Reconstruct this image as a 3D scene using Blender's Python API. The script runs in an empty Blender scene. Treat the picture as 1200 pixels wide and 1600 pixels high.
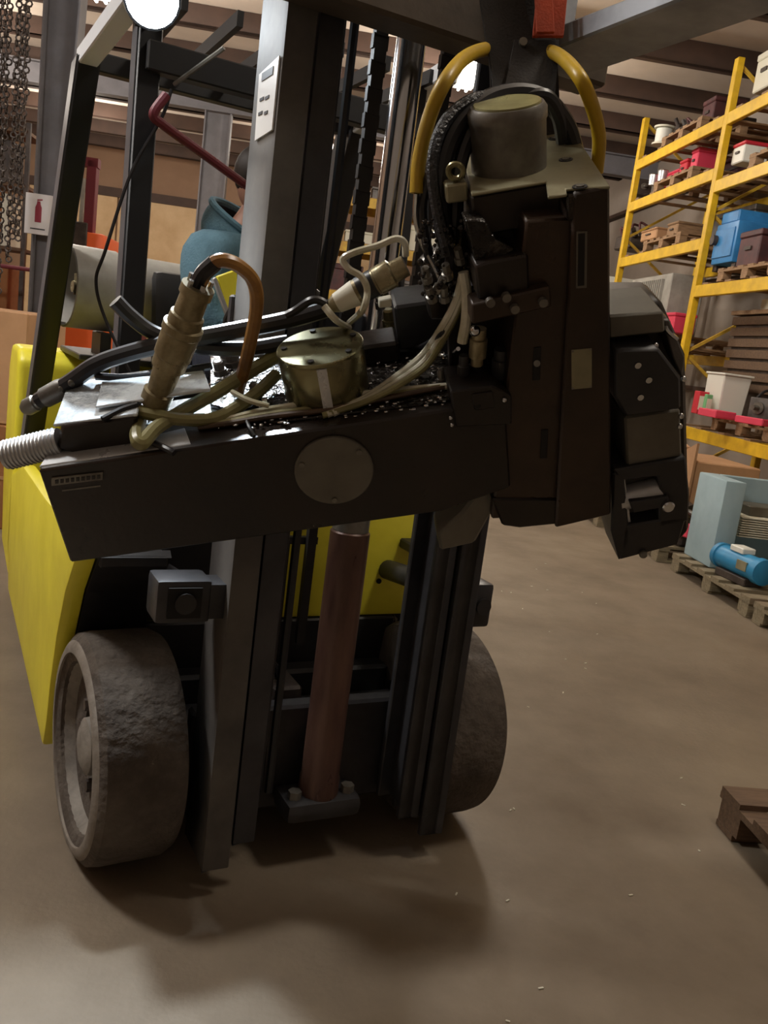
import bpy, bmesh, math, random
from mathutils import Vector as V, Matrix, Quaternion
random.seed(7)
sc = bpy.context.scene
COL = sc.collection
R = math.radians

# ------------------------------------------------------------------ camera
F = 1350.0; ROLL = R(7.5); PITCH = R(10.78); CAMZ = 1.35
FWD = V((0, math.cos(PITCH), -math.sin(PITCH)))
r0 = V((1, 0, 0)); u0 = r0.cross(FWD)
RGT = math.cos(ROLL)*r0 + math.sin(ROLL)*u0
UPV = math.cos(ROLL)*u0 - math.sin(ROLL)*r0
CAM = V((0, 0, CAMZ))
cd = bpy.data.cameras.new('camera'); cam = bpy.data.objects.new('camera', cd); COL.objects.link(cam)
cd.sensor_fit = 'VERTICAL'; cd.sensor_height = 36; cd.lens = F/1600*36; cd.clip_start = .05; cd.clip_end = 100
cam.matrix_world = Matrix(((RGT.x, UPV.x, -FWD.x, 0), (RGT.y, UPV.y, -FWD.y, 0), (RGT.z, UPV.z, -FWD.z, CAMZ), (0, 0, 0, 1)))
sc.camera = cam

# ------------------------------------------------------------------ world, exposure
sc.view_settings.view_transform = 'Standard'; sc.view_settings.look = 'None'
sc.view_settings.gamma = 1; sc.view_settings.use_curve_mapping = False
sc.view_settings.exposure = 0.0
w = bpy.data.worlds.new('world'); sc.world = w; w.use_nodes = True
w.node_tree.nodes['Background'].inputs[0].default_value = (.9, .8, .7, 1)
w.node_tree.nodes['Background'].inputs[1].default_value = .02
LAMP_W = 175.0          # watts of each hanging strip light
HEAD_W = 240.0           # forklift work lamp

# ------------------------------------------------------------------ frames
# building frame: x to the right wall, y along the rack aisle
BA = R(6.5); XB = V((math.cos(BA), math.sin(BA), 0)); YB = V((-math.sin(BA), math.cos(BA), 0))
# forklift frame: origin under the front axle, y backwards
FA = R(28); FO = V((-.084, 2.21, 0)); XF = V((math.cos(FA), math.sin(FA), 0)); YF = V((-math.sin(FA), math.cos(FA), 0))
# frame of the hanging turret slide (tipped forward and sideways in its sling)
ST, SA = R(36), R(8.1)
SX = math.cos(SA)*RGT + math.sin(SA)*UPV
_u = -math.sin(SA)*RGT + math.cos(SA)*UPV
SZ = math.cos(ST)*_u - math.sin(ST)*FWD
SY = SZ.cross(SX)
def ray(x, y): return FWD + RGT*((x-600)/F) - UPV*((y-800)/F)
SO = CAM + ray(400, 690)*1.55
def plane(x, y, org, n, val):
    d = ray(x, y); return CAM + d*((val - (CAM-org).dot(n))/d.dot(n))
def toS(p): v = p-SO; return V((v.dot(SX), v.dot(SY), v.dot(SZ)))
def toF(p): v = p-FO; return V((v.dot(XF), v.dot(YF), v.z))
def toB(p): return V((p.dot(XB), p.dot(YB), p.z))
def sf(x, y, ys=0.0): return toS(plane(x, y, SO, SY, ys))
def st(x, y, zs=0.0): return toS(plane(x, y, SO, SZ, zs))
def ly(x, y, yf): return toF(plane(x, y, FO, YF, yf))
def lx(x, y, xf): return toF(plane(x, y, FO, XF, xf))
def bX(x, y, X): return toB(plane(x, y, V((0, 0, 0)), XB, X))
def bY(x, y, Y): return toB(plane(x, y, V((0, 0, 0)), YB, Y))

# ------------------------------------------------------------------ materials
def lin(c): return c/12.92 if c <= .04045 else ((c+.055)/1.055)**2.4
def rgb(h):
    h = h.lstrip('#'); return tuple(lin(int(h[i:i+2], 16)/255) for i in (0, 2, 4))
MATS = {}
def M(name, c, rough=.5, metal=0.0, c2=None, scale=6.0, bump=0.0, bscale=None, lo=.35, hi=.65, coat=0.0, rvar=0.0, detail=5.0, stretch=None):
    if name in MATS: return MATS[name]
    m = bpy.data.materials.new(name); m.use_nodes = True; MATS[name] = m
    nt = m.node_tree; p = nt.nodes['Principled BSDF']
    c = rgb(c) if isinstance(c, str) else c
    p.inputs['Base Color'].default_value = (*c, 1); p.inputs['Roughness'].default_value = rough
    p.inputs['Metallic'].default_value = metal; p.inputs['Coat Weight'].default_value = coat
    tc = nt.nodes.new('ShaderNodeTexCoord'); src = tc.outputs['Object']
    if stretch:
        mp = nt.nodes.new('ShaderNodeMapping'); mp.inputs['Scale'].default_value = stretch
        nt.links.new(src, mp.inputs[0]); src = mp.outputs[0]
    if c2 is not None:
        c2 = rgb(c2) if isinstance(c2, str) else c2
        n = nt.nodes.new('ShaderNodeTexNoise'); n.inputs['Scale'].default_value = scale; n.inputs['Detail'].default_value = detail
        n.inputs['Roughness'].default_value = .62
        nt.links.new(src, n.inputs['Vector'])
        r = nt.nodes.new('ShaderNodeValToRGB'); r.color_ramp.elements[0].position = lo; r.color_ramp.elements[1].position = hi
        r.color_ramp.elements[0].color = (*c, 1); r.color_ramp.elements[1].color = (*c2, 1)
        nt.links.new(n.outputs['Fac'], r.inputs[0]); nt.links.new(r.outputs[0], p.inputs['Base Color'])
        if rvar:
            mr = nt.nodes.new('ShaderNodeMapRange'); mr.inputs['From Min'].default_value = lo; mr.inputs['From Max'].default_value = hi
            mr.inputs['To Min'].default_value = max(.03, rough-rvar); mr.inputs['To Max'].default_value = rough+rvar
            nt.links.new(n.outputs['Fac'], mr.inputs[0]); nt.links.new(mr.outputs[0], p.inputs['Roughness'])
    if bump:
        n2 = nt.nodes.new('ShaderNodeTexNoise'); n2.inputs['Scale'].default_value = bscale or scale*4; n2.inputs['Detail'].default_value = 4
        nt.links.new(src, n2.inputs['Vector'])
        b = nt.nodes.new('ShaderNodeBump'); b.inputs['Strength'].default_value = bump; b.inputs['Distance'].default_value = .01
        nt.links.new(n2.outputs['Fac'], b.inputs['Height']); nt.links.new(b.outputs[0], p.inputs['Normal'])
    return m
def EM(name, c, s):
    m = bpy.data.materials.new(name); m.use_nodes = True; nt = m.node_tree
    p = nt.nodes['Principled BSDF']; p.inputs['Base Color'].default_value = (*c, 1)
    p.inputs['Emission Color'].default_value = (*c, 1); p.inputs['Emission Strength'].default_value = s
    MATS[name] = m; return m

M('concrete', '#877a68', .62, c2='#665949', scale=1.3, bump=.12, bscale=55, lo=.3, hi=.72, rvar=.12, detail=9)
M('yellow', '#f6ec48', .42, c2='#e9de3a', scale=5)
M('rack_yellow', '#e2b91e', .5, c2='#c9a01a', scale=7)
M('rack_yellow_dirty', '#d9b53a', .55, c2='#b98f3a', scale=9)
M('black_steel', '#1f1f22', .45, c2='#2b2a2b', scale=9, bump=.05)
M('mast_dusty_lit', '#5d5954', .65, metal=.1, c2='#454240', scale=6, bump=.06)  # left rail colour holds both dust and the light from the left
M('mast_steel', '#3f3f42', .42, metal=.2, c2='#2d2c2e', scale=7, bump=.06, rvar=.1)
M('guard_black', '#121316', .55, c2='#191a1d', scale=5)
M('guard_grey', '#5b6068', .45, c2='#4a4e55', scale=5)
M('oily_black', '#2a221d', .32, metal=.2, c2='#1d1815', scale=4, bump=.06, bscale=90, rvar=.1)
M('oily_brown', '#3a2c21', .38, metal=.25, c2='#2a2019', scale=5, bump=.06, bscale=80, rvar=.12)
M('wet_lit_steel', '#ccd4da', .24, metal=.2, c2='#5c6064', scale=11, bump=.3, bscale=60, lo=.5, hi=.68, rvar=.14)  # pale blue-white holds the work lamp's light on the wet plates
M('polish_steel', '#cfd1d4', .3, metal=.45, c2='#b4b6b9', scale=6, rvar=.08)
M('olive_steel', '#8c8766', .3, metal=.8, c2='#6a6548', scale=5, bump=.05, rvar=.1)
M('olive_plate', '#9a957a', .38, metal=.3, c2='#7a755c', scale=5, bump=.06, rvar=.1)
M('grime', '#191512', .25, metal=.3, c2='#4a443c', scale=28, bump=.8, bscale=60, lo=.5, hi=.72, rvar=.12)
M('chrome', '#c9ccd0', .14, metal=1.0)
M('dull_steel', '#88857d', .4, metal=.5, c2='#5b5650', scale=8, bump=.08, rvar=.1)
M('grey_paint', '#6d6a60', .5, metal=.2, c2='#5a564c', scale=7)
M('brass_grey', '#a79e80', .34, metal=.5, c2='#75694c', scale=16, bump=.1, rvar=.1)
M('rust_tube', '#46302a', .36, metal=.3, c2='#63493c', scale=11, bump=.12, stretch=(1, 1, .25), rvar=.1)
M('rubber', '#5f574f', .92, c2='#463e37', scale=9, bump=1.0, bscale=34)
M('sidewall', '#6f675e', .85, c2='#8c857c', scale=9, bump=.4, bscale=30)
M('rim', '#6d6862', .7, c2='#8d8880', scale=12, bump=.2)
M('hose_black', '#17171a', .35, c2='#222226', scale=20)
M('hose_ribbed', '#26272b', .38, bump=.5, bscale=160)
M('hose_yellow', '#c9a41e', .4, c2='#a98a2a', scale=6)
M('hose_olive', '#948f62', .35, c2='#716c46', scale=9, rvar=.1)
M('hose_amber', '#a5783c', .3, c2='#6e4a22', scale=9)
M('hose_clear', '#d9d7c8', .2, c2='#b3af94', scale=14, rvar=.08)
M('hose_brown', '#5b4631', .35, c2='#3d2f22', scale=14)
M('strap_black', '#1e1a17', .85, c2='#2a2521', scale=10, bump=.15, bscale=200)
M('strap_orange', '#b5431d', .8, c2='#8f3416', scale=14, bump=.15, bscale=200)
M('rail_lamplit', '#d5d8dc', .45)  # white of the guard side rails is work lamp light put into the colour
M('steel_beam', '#a2a6ad', .45, metal=.3, c2='#767a80', scale=6)
M('carriage', '#4a4036', .6, metal=.1, c2='#5b5044', scale=8, bump=.1)
M('white_label', '#eef0f0', .4)
M('ink', '#33343a', .5)
M('sign_white', '#dcdadd', .4)
M('sign_red', '#8c2338', .5)
M('hoodie', '#5d8294', .9, c2='#4f7181', scale=14, bump=.35, bscale=120)
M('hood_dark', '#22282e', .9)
M('jeans', '#2a3040', .9, bump=.2, bscale=100)
M('skin', '#c99a86', .5, c2='#bd8c78', scale=12)
M('hair', '#2a211b', .7)
M('tank_grey', '#a8a6a0', .45, c2='#918f88', scale=6)
M('column_grey', '#77757a', .6, c2='#68666a', scale=3)
M('insulation', '#ddd0c2', .85, c2='#cfc1b2', scale=1.2, bump=.2, bscale=6)
M('purlin', '#4c382e', .7, c2='#403028', scale=3)
M('wall_tan', '#9a7c64', .85, c2='#8c6f58', scale=.8)
M('wall_panel', '#dcc098', .8, c2='#c4a47c', scale=1.1)
M('wall_grey', '#a1968c', .85, c2='#948a80', scale=1)
M('wood', '#a08162', .8, c2='#7c6248', scale=10, stretch=(1, 8, 8), bump=.2)
M('wood_grey', '#8b8068', .85, c2='#6d634f', scale=10, stretch=(1, 8, 8), bump=.2)
M('wood_dark', '#6f5844', .85, c2='#584535', scale=10, stretch=(1, 8, 8), bump=.2)
M('card', '#b78f6b', .85, c2='#a8825f', scale=4)
M('card_brown', '#9a6a42', .85, c2='#8a5c38', scale=4)
M('orange_paint', '#e8642a', .5)
M('red_dark', '#6e2530', .55)
M('red_pink', '#d9405c', .5)
M('red', '#c02838', .5)
M('blue', '#3585c4', .45, c2='#2b72ad', scale=5)
M('motor_blue', '#2b8cc0', .42, c2='#2478a8', scale=6)
M('pale_blue', '#a3bcc6', .5, c2='#93adb8', scale=3)
M('cream', '#d5d3c2', .55)
M('white_plastic', '#dfe0d8', .45)
M('green_card', '#6fb07a', .6)
M('junk_dark', '#3a3330', .55, metal=.3, c2='#544a44', scale=9, bump=.2)
M('junk_grey', '#6d6a68', .5, metal=.4, c2='#4f4b48', scale=9, bump=.2)
M('junk_maroon', '#5a3030', .6, c2='#40262a', scale=8)
M('plastic_film', '#9a9894', .3)
M('seat_vinyl', '#1b1b1d', .5)
M('dark_void', '#141210', .8)
EM('tube_glow', (1.0, .93, .82), 14.0)
EM('lamp_glow', (.86, .94, 1.0), 60.0)

# ------------------------------------------------------------------ mesh helpers
def perp(d):
    d = d.normalized(); a = V((0, 0, 1)) if abs(d.z) < .9 else V((1, 0, 0))
    u = d.cross(a).normalized(); return u, d.cross(u).normalized()
class MB:
    def __init__(s): s.v = []; s.f = []
    def add(s, vs, fs):
        o = len(s.v); s.v += [V(p) for p in vs]; s.f += [tuple(i+o for i in f) for f in fs]; return s
    def box(s, x0, x1, y0, y1, z0, z1):
        return s.add([(x0,y0,z0),(x1,y0,z0),(x1,y1,z0),(x0,y1,z0),(x0,y0,z1),(x1,y0,z1),(x1,y1,z1),(x0,y1,z1)],
                     [(0,3,2,1),(4,5,6,7),(0,1,5,4),(1,2,6,5),(2,3,7,6),(3,0,4,7)])
    def bar(s, a, b, w, h, ref=V((0, 0, 1)), w2=None, h2=None):
        a, b = V(a), V(b); d = (b-a).normalized(); u = d.cross(ref)
        if u.length < 1e-4: u = d.cross(V((0, 1, 0)))
        u.normalize(); t = u.cross(d).normalized(); w2 = w2 or w; h2 = h2 or h
        vs = []
        for p, ww, hh in ((a, w, h), (b, w2, h2)):
            vs += [p-u*ww/2-t*hh/2, p+u*ww/2-t*hh/2, p+u*ww/2+t*hh/2, p-u*ww/2+t*hh/2]
        return s.add(vs, [(3,2,1,0),(4,5,6,7),(0,1,5,4),(1,2,6,5),(2,3,7,6),(3,0,4,7)])
    def prism(s, pts, vec):
        pts = [V(p) for p in pts]; vec = V(vec); n = len(pts)
        return s.add(pts+[p+vec for p in pts], [tuple(range(n-1, -1, -1)), tuple(range(n, 2*n))] + [(i, (i+1) % n, (i+1) % n+n, i+n) for i in range(n)])
    def lathe(s, prof, c, ax, n=24, closed=False, cap0=True):
        c = V(c); ax = V(ax).normalized(); u, t = perp(ax); vs = []; m = len(prof)
        for k in range(n):
            a = 2*math.pi*k/n; e = u*math.cos(a)+t*math.sin(a)
            for (h, r) in prof: vs.append(c+ax*h+e*r)
        fs = []
        for k in range(n):
            k2 = (k+1) % n
            for i in range(m if closed else m-1):
                j = (i+1) % m
                fs.append((k*m+i, k2*m+i, k2*m+j, k*m+j))
        if not closed:
            fs += [tuple(k*m for k in range(n-1, -1, -1))] if cap0 else []; fs.append(tuple(k*m+m-1 for k in range(n)))
        return s.add(vs, fs)
    def cyl(s, a, b, r, r2=None, n=20):
        a, b = V(a), V(b); return s.lathe([(0, r), ((b-a).length, r if r2 is None else r2)], a, b-a, n)
    def tube(s, pts, r, n=10, closed=False, rads=None):
        pts = [V(p) for p in pts]; N = len(pts); vs = []; u = None
        for i, p in enumerate(pts):
            d = (pts[min(i+1, N-1)]-pts[max(i-1, 0)]).normalized()
            if u is None: u = perp(d)[0]
            else:
                u = u-d*u.dot(d)
                u = u.normalized() if u.length > 1e-6 else perp(d)[0]
            t = d.cross(u); rr = rads[i] if rads else r
            for k in range(n):
                a = 2*math.pi*k/n; vs.append(p+(u*math.cos(a)+t*math.sin(a))*rr)
        fs = [(i*n+k, i*n+(k+1) % n, (i+1)*n+(k+1) % n, (i+1)*n+k) for i in range(N-1) for k in range(n)]
        fs += [tuple(range(n-1, -1, -1)), tuple((N-1)*n+k for k in range(n))]
        return s.add(vs, fs)
    def sphere(s, c, r, nu=14, nv=9, M3=None):
        c = V(c); r = V((r, r, r)) if not hasattr(r, '__len__') else V(r); vs = []; fs = []
        for j in range(nv+1):
            ph = math.pi*j/nv
            for i in range(nu):
                th = 2*math.pi*i/nu
                q = V((r.x*math.sin(ph)*math.cos(th), r.y*math.sin(ph)*math.sin(th), r.z*math.cos(ph)))
                vs.append(c+(M3 @ q if M3 else q))
        for j in range(nv):
            for i in range(nu): fs.append((j*nu+i, (j+1)*nu+i, (j+1)*nu+(i+1) % nu, j*nu+(i+1) % nu))
        return s.add(vs, fs)
    def torus(s, c, ax, R_, r, n=28, m=10):
        c = V(c); ax = V(ax).normalized(); u, t = perp(ax); vs = []; fs = []
        for k in range(n):
            a = 2*math.pi*k/n; e = u*math.cos(a)+t*math.sin(a)
            for j in range(m):
                b = 2*math.pi*j/m; vs.append(c+e*(R_+r*math.cos(b))+ax*(r*math.sin(b)))
        for k in range(n):
            for j in range(m): fs.append((k*m+j, ((k+1) % n)*m+j, ((k+1) % n)*m+(j+1) % m, k*m+(j+1) % m))
        return s.add(vs, fs)
    def build(s, name, mat, parent=None, bevel=0.0, smooth=True, seg=1):
        me = bpy.data.meshes.new(name); me.from_pydata([tuple(p) for p in s.v], [], s.f)
        bm = bmesh.new(); bm.from_mesh(me)
        bmesh.ops.remove_doubles(bm, verts=bm.verts, dist=1e-6)
        bmesh.ops.recalc_face_normals(bm, faces=bm.faces)
        if bevel:
            es = [e for e in bm.edges if len(e.link_faces) == 2 and e.calc_face_angle(0) > .6]
            bmesh.ops.bevel(bm, geom=es, offset=bevel, segments=seg, affect='EDGES', profile=.6, clamp_overlap=True)
        bm.to_mesh(me); bm.free()
        me.materials.append(MATS[mat] if isinstance(mat, str) else mat)
        if smooth:
            me.polygons.foreach_set('use_smooth', [True]*len(me.polygons)); me.set_sharp_from_angle(angle=R(35))
        o = bpy.data.objects.new(name, me); COL.objects.link(o)
        if parent is not None: o.parent = parent
        return o
def spline(P, n=8):
    P = [V(p) for p in P]; out = []
    Q = [P[0]*2-P[1]]+P+[P[-1]*2-P[-2]]
    for i in range(1, len(Q)-2):
        a, b, c, d = Q[i-1:i+3]
        for k in range(n):
            t = k/n; out.append(.5*((2*b)+(c-a)*t+(2*a-5*b+4*c-d)*t*t+(3*b-a-3*c+d)*t**3))
    out.append(P[-1]); return out
def tag(o, label, cat, group=None, kind=None):
    if label: o['label'] = label
    if cat: o['category'] = cat
    if group: o['group'] = group
    if kind: o['kind'] = kind
    return o
def empty(name, label=None, cat=None, loc=(0, 0, 0), rz=0.0, group=None, kind=None):
    o = bpy.data.objects.new(name, None); COL.objects.link(o); o.location = loc; o.rotation_euler = (0, 0, rz)
    o.empty_display_size = .1
    return tag(o, label, cat, group, kind)
def bthing(name, label, cat, x, y, z, rot=0.0, group=None, kind=None):
    p = XB*x+YB*y+V((0, 0, z)); return empty(name, label, cat, p, BA+rot, group, kind)
def copy_child(src, parent, M4):
    c = src.copy(); COL.objects.link(c); c.parent = parent; c.matrix_local = M4; return c
def sub(o, label): o['label'] = label; return o

#=STRUCTURE
# ------------------------------------------------------------------ the building
X0, X1, Y0, Y1, ZR = -7.0, 5.3, -4.0, 21.5, 5.05
def bstruct(name): 
    o = empty(name, None, None, (0, 0, 0), BA); o['kind'] = 'structure'; return o
def bmesh_struct(mb, name, mat, **k):
    o = mb.build(name, mat, None, **k); o.rotation_euler = (0, 0, BA); o['kind'] = 'structure'; return o
bmesh_struct(MB().box(X0, X1, Y0, Y1, -.12, 0), 'floor', 'concrete')
ceil = bmesh_struct(MB().box(X0, X1, Y0, Y1, ZR, ZR+.1), 'ceiling', 'insulation')
pm = None; y = 1.0
while y < Y1-.4:                                  # roof purlins, each its own piece
    if pm is None:
        pm = MB().box(X0, X1, -.04, .04, ZR-.24, ZR-.005).box(X0, X1, -.04, .12, ZR-.24, ZR-.225).build('purlin', 'purlin', ceil, smooth=False); pm.location = (0, y, 0)
    else: c = copy_child(pm, ceil, Matrix.Translation((0, y, 0)))
    y += 1.5
for i, yy in enumerate((8.1, 14.3)):                       # rafters of the steel frames
    f = MB().box(X0, X1, yy-.1, yy+.1, ZR-.56, ZR-.54).box(X0, X1, yy-.1, yy+.1, ZR-.26, ZR-.24).box(X0, X1, yy-.01, yy+.01, ZR-.54, ZR-.26)
    if i: f.build('rafter', 'column_grey', ceil, smooth=False)
wr = bmesh_struct(MB().box(X1, X1+.12, Y0, Y1, 0, ZR), 'wall_right', 'wall_grey')
for z in (1.3, 2.7, 4.1): MB().box(X1-.12, X1-.002, Y0, Y1, z, z+.06).build('girt', 'purlin', wr, smooth=False)
bmesh_struct(MB().box(X0-.12, X0, Y0, Y1, 0, ZR), 'wall_left', 'wall_tan')
bmesh_struct(MB().box(X0, X1, Y0-.12, Y0, 0, ZR), 'wall_near', 'wall_grey')
wf = bmesh_struct(MB().box(X0, X1, Y1, Y1+.12, 0, ZR), 'wall_far', 'wall_tan')
MB().box(X0, X1, Y1-.14, Y1-.002, 4.0, 4.1).box(X0, X1, Y1-.14, Y1-.1, 3.9, 4.0).build('door_track', 'purlin', wf, smooth=False)
for k in range(4):
    x = -6.6+k*2.0
    MB().box(x, x+1.96, Y1-.09, Y1-.02, .02, 3.97).build('door_panel', 'wall_panel', wf, bevel=.01)
def ceiling_light(x, y, label, w=None, col=None):
    t = bthing('strip_light', label, 'ceiling light', x, y, ZR-.42, 0, 'hanging strip lights')
    MB().prism([(-.12, -.6, 0), (.12, -.6, 0), (.06, -.6, .07), (-.06, -.6, .07)], (0, 1.2, 0)).build('housing', 'white_plastic', t)
    for s in (-.05, .05): MB().cyl((s, -.57, -.022), (s, .57, -.022), .018, n=10).build('tube', 'tube_glow', t)
    for s in (-.4, .4): MB().cyl((0, s, .07), (0, s, .2), .006, n=6).build('hanger', 'dull_steel', t)
    l = bpy.data.lights.new('strip_light_source', 'POINT'); l.shadow_soft_size = .3; l.energy = w or LAMP_W
    l.color = col or (1.0, .9, .78); lo = bpy.data.objects.new('strip_light_source', l); COL.objects.link(lo); lo.parent = t; lo.location = (0, 0, -.36)
LIGHTS = [(-5.2, 12.5, 'strip light far left seen past the grey column'), (1.6, 6.6, 'strip light over the aisle beside the near rack bay'),
          (1.6, 11.0, 'strip light over the aisle beside the far rack bay'), (-3.0, 2.6, 'strip light above the space left of the forklift'),
          (-2.6, 10.0, 'strip light above the floor behind the forklift'), (1.6, 1.6, 'strip light above the photographer'),
          (0, 16.5, 'strip light before the far wall'), (-4.6, 17, 'strip light before the tan sliding door')]
for k, (x, y, lb) in enumerate(LIGHTS): ceiling_light(x, y, lb, LAMP_W*{3: 2.2, 5: .6}.get(k, 1.0), (1.0, .98, .95) if k == 3 else None)

#=FORKLIFT
# ------------------------------------------------------------------ forklift
fk = empty('forklift', 'yellow forklift with black mast and overhead guard facing the camera', 'forklift', FO, FA)
CX = -.085
def mir(x): return 2*CX-x
# chassis and body
MB().box(-.50, .33, .245, 2.0, .13, .54).build('chassis', 'black_steel', fk, bevel=.015)
MB().box(-.40, .26, .15, .22, .16, .42).cyl((-.42, .07, .285), (.25, .07, .285), .085, n=16).build('drive_axle', 'black_steel', fk, bevel=.01)
def side_panel(x, s):
    pts = ([(.02, .79), (.16, .66), (.27, .50)] if s > 0 else [(.42, .76), (.40, .66), (.38, .50)])+[(.34, .34), (.37, .22), (.42, .12), (1.86, .12), (2.02, .30), (2.0, .60), (1.5, .735), (.7, .78), (.45, .80)]
    m = MB().prism([(x, a, b) for a, b in pts], (.05*s, 0, 0)); p = m.build('side_panel', 'yellow', fk, bevel=.012, seg=2)
    # returned lip of the wheel arch, black inside
    lip = MB()
    for (a, b), (c, d) in zip(pts[:5], pts[1:6]):
        lip.prism([(x+.052*s, a, b-.004), (x+.052*s, c, d-.004), (x+.052*s, c+.02, d+.01), (x+.052*s, a+.02, b+.01)], (.17*s, 0, 0))
    lip.build('wheel_arch', 'black_steel', p, smooth=False)
side_panel(-.675, 1); side_panel(mir(-.675), -1)
MB().box(-.62, -.46, .02, .30, .76, .79).build('fender_top', 'black_steel', fk, bevel=.005)
MB().box(mir(-.46), mir(-.62), .02, .30, .76, .79).build('fender_top', 'black_steel', fk, bevel=.005)
MB().box(-.62, -.46, .30, .33, .20, .78).build('fender_back', 'black_steel', fk)
MB().box(mir(-.46), mir(-.62), .30, .33, .20, .78).build('fender_back', 'black_steel', fk)
cowl = MB().box(-.27, .36, .24, .30, .545, .98).build('cowl', 'yellow', fk, bevel=.012, seg=2)
sub(cowl, 'yellow front cowl plate behind the mast')
MB().cyl((.235, .235, .655), (.235, .245, .655), .008, n=12).build('bolt_hole', 'dark_void', cowl)
MB().cyl((-.105, .225, .735), (-.105, .24, .735), .015, n=14).build('bolt_head', 'dull_steel', cowl)
MB().box(-.45, .30, .225, .242, .14, .545).build('front_frame', 'black_steel', fk, bevel=.005)
MB().box(-.52, -.26, .235, .30, .545, .95).box(-.52, .36, .30, .50, .92, 1.02).build('dash', 'black_steel', fk, bevel=.02)
MB().box(-.60, .42, .60, .98, .545, .57).build('floor_plate', 'black_steel', fk, bevel=.005)
hood = MB().box(-.52, .35, .99, 1.78, .56, .97).build('engine_hood', 'yellow', fk, bevel=.03, seg=2)
cw = MB()
cw.prism([(-.675, 1.93, .16), (-.675, 2.40, .20), (-.675, 2.50, .55), (-.675, 2.42, 1.05), (-.675, 2.32, 1.15), (-.675, 2.0, 1.15), (-.675, 1.94, 1.10)], (1.18, 0, 0))
cwo = cw.build('counterweight', 'yellow', fk, bevel=.03, seg=3)
MB().box(-.50, .30, 1.45, 2.05, 1.152, 1.175).box(-.42, -.38, 1.5, 1.72, .97, 1.262).box(-.02, .02, 1.5, 1.72, .97, 1.262).build('tank_cradle', 'black_steel', fk, bevel=.004)
for x in (-.56, .30):                                                        # rear wheels
    MB().lathe([(0, .16), (0, .21), (.015, .225), (.165, .225), (.18, .21), (.18, .16)], (x, 1.55, .225), (1, 0, 0), 24).build('rear_wheel', 'rubber', fk)
# seat
se = MB().box(-.27, .18, .95, 1.38, 1.065, 1.155).build('seat', 'seat_vinyl', fk, bevel=.03, seg=2)
MB().prism([(-.25, 1.30, 1.14), (-.25, 1.40, 1.14), (-.25, 1.52, 1.52), (-.25, 1.44, 1.52)], (.41, 0, 0)).build('seat_back', 'seat_vinyl', fk, bevel=.03, seg=2)
MB().box(-.27, .18, 1.0, 1.4, .97, 1.065).build('seat_base', 'black_steel', fk)
sw = MB().torus((-.045, .58, 1.37), V((0, .75, .66)), .16, .013).build('steering_wheel', 'black_steel', fk)
MB().cyl((-.045, .58, 1.37), (-.045, .45, 1.0), .025, n=10).cyl((-.045, .58, 1.365), (-.045, .575, 1.38), .04).build('steering_column', 'black_steel', fk)
for k, x in enumerate((.16, .21, .26)):
    lv = MB().tube([(x, .50, 1.0), (x, .50, 1.14), (x, .53, 1.20)], .007, 8).build('lever', 'dull_steel', fk)
    MB().sphere((x, .53, 1.21), .018, 10, 7).build('knob', 'black_steel', lv)
# overhead guard
def legbar(name, a, b, w, h, mat):
    return MB().bar(a, b, w, h, V((0, 1, 0))).build(name, mat, fk, bevel=.006)
def guard_leg(x, ya, za, yb, zb, w, d):
    m = MB().prism([(x-w/2, ya-d/2, za), (x-w/2, ya+d/2, za), (x-w/2, yb+d/2, zb), (x-w/2, yb-d/2, zb)], (w, 0, 0))
    o = m.build('guard_leg', 'guard_black', fk, bevel=.004)
    MB().prism([(x-w/2-.004, ya-d/2+.006, za), (x-w/2-.004, ya+d/2-.006, za), (x-w/2-.004, yb+d/2-.006, zb), (x-w/2-.004, yb-d/2+.006, zb)], (.0035, 0, 0)).build('side_strip', 'guard_grey', o)
    return o
guard_leg(-.49, .56, .70, .60, 2.15, .062, .085)
guard_leg(mir(-.49), .56, .70, .60, 2.15, .062, .085)
def rear_leg(s_):
    X = lambda x: x if s_ > 0 else mir(x)
    o = MB().prism([(X(-.655), 1.78, .70), (X(-.655), 1.92, .70), (X(-.60), 1.29, 2.13), (X(-.60), 1.14, 2.13)], (.07*s_, 0, 0)).build('guard_leg', 'guard_black', fk, bevel=.004)
    MB().prism([(X(-.659), 1.79, .70), (X(-.659), 1.91, .70), (X(-.604), 1.28, 2.13), (X(-.604), 1.15, 2.13)], (.0035*s_, 0, 0)).build('side_strip', 'guard_grey', o)
rear_leg(1); rear_leg(-1)
for x in (-.53, mir(-.53)):
    MB().bar((x-(.04 if x < 0 else -.04), 1.20, 2.13), (x, .45, 2.17), .06, .055).build('guard_side_rail', 'rail_lamplit', fk, bevel=.004)
MB().bar((-.50, .55, 2.02), (mir(-.50), .55, 2.02), .05, .075).build('guard_crossbar', 'guard_black', fk, bevel=.004)
MB().bar((-.56, 1.2, 2.13), (mir(-.56), 1.2, 2.13), .05, .06).build('guard_crossbar', 'guard_black', fk, bevel=.004)
for k in range(6):
    x = -.42+k*.15; MB().bar((x, .50, 2.16), (x, 1.2, 2.16), .018, .04).build('guard_roof_bar', 'guard_black', fk)
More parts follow.
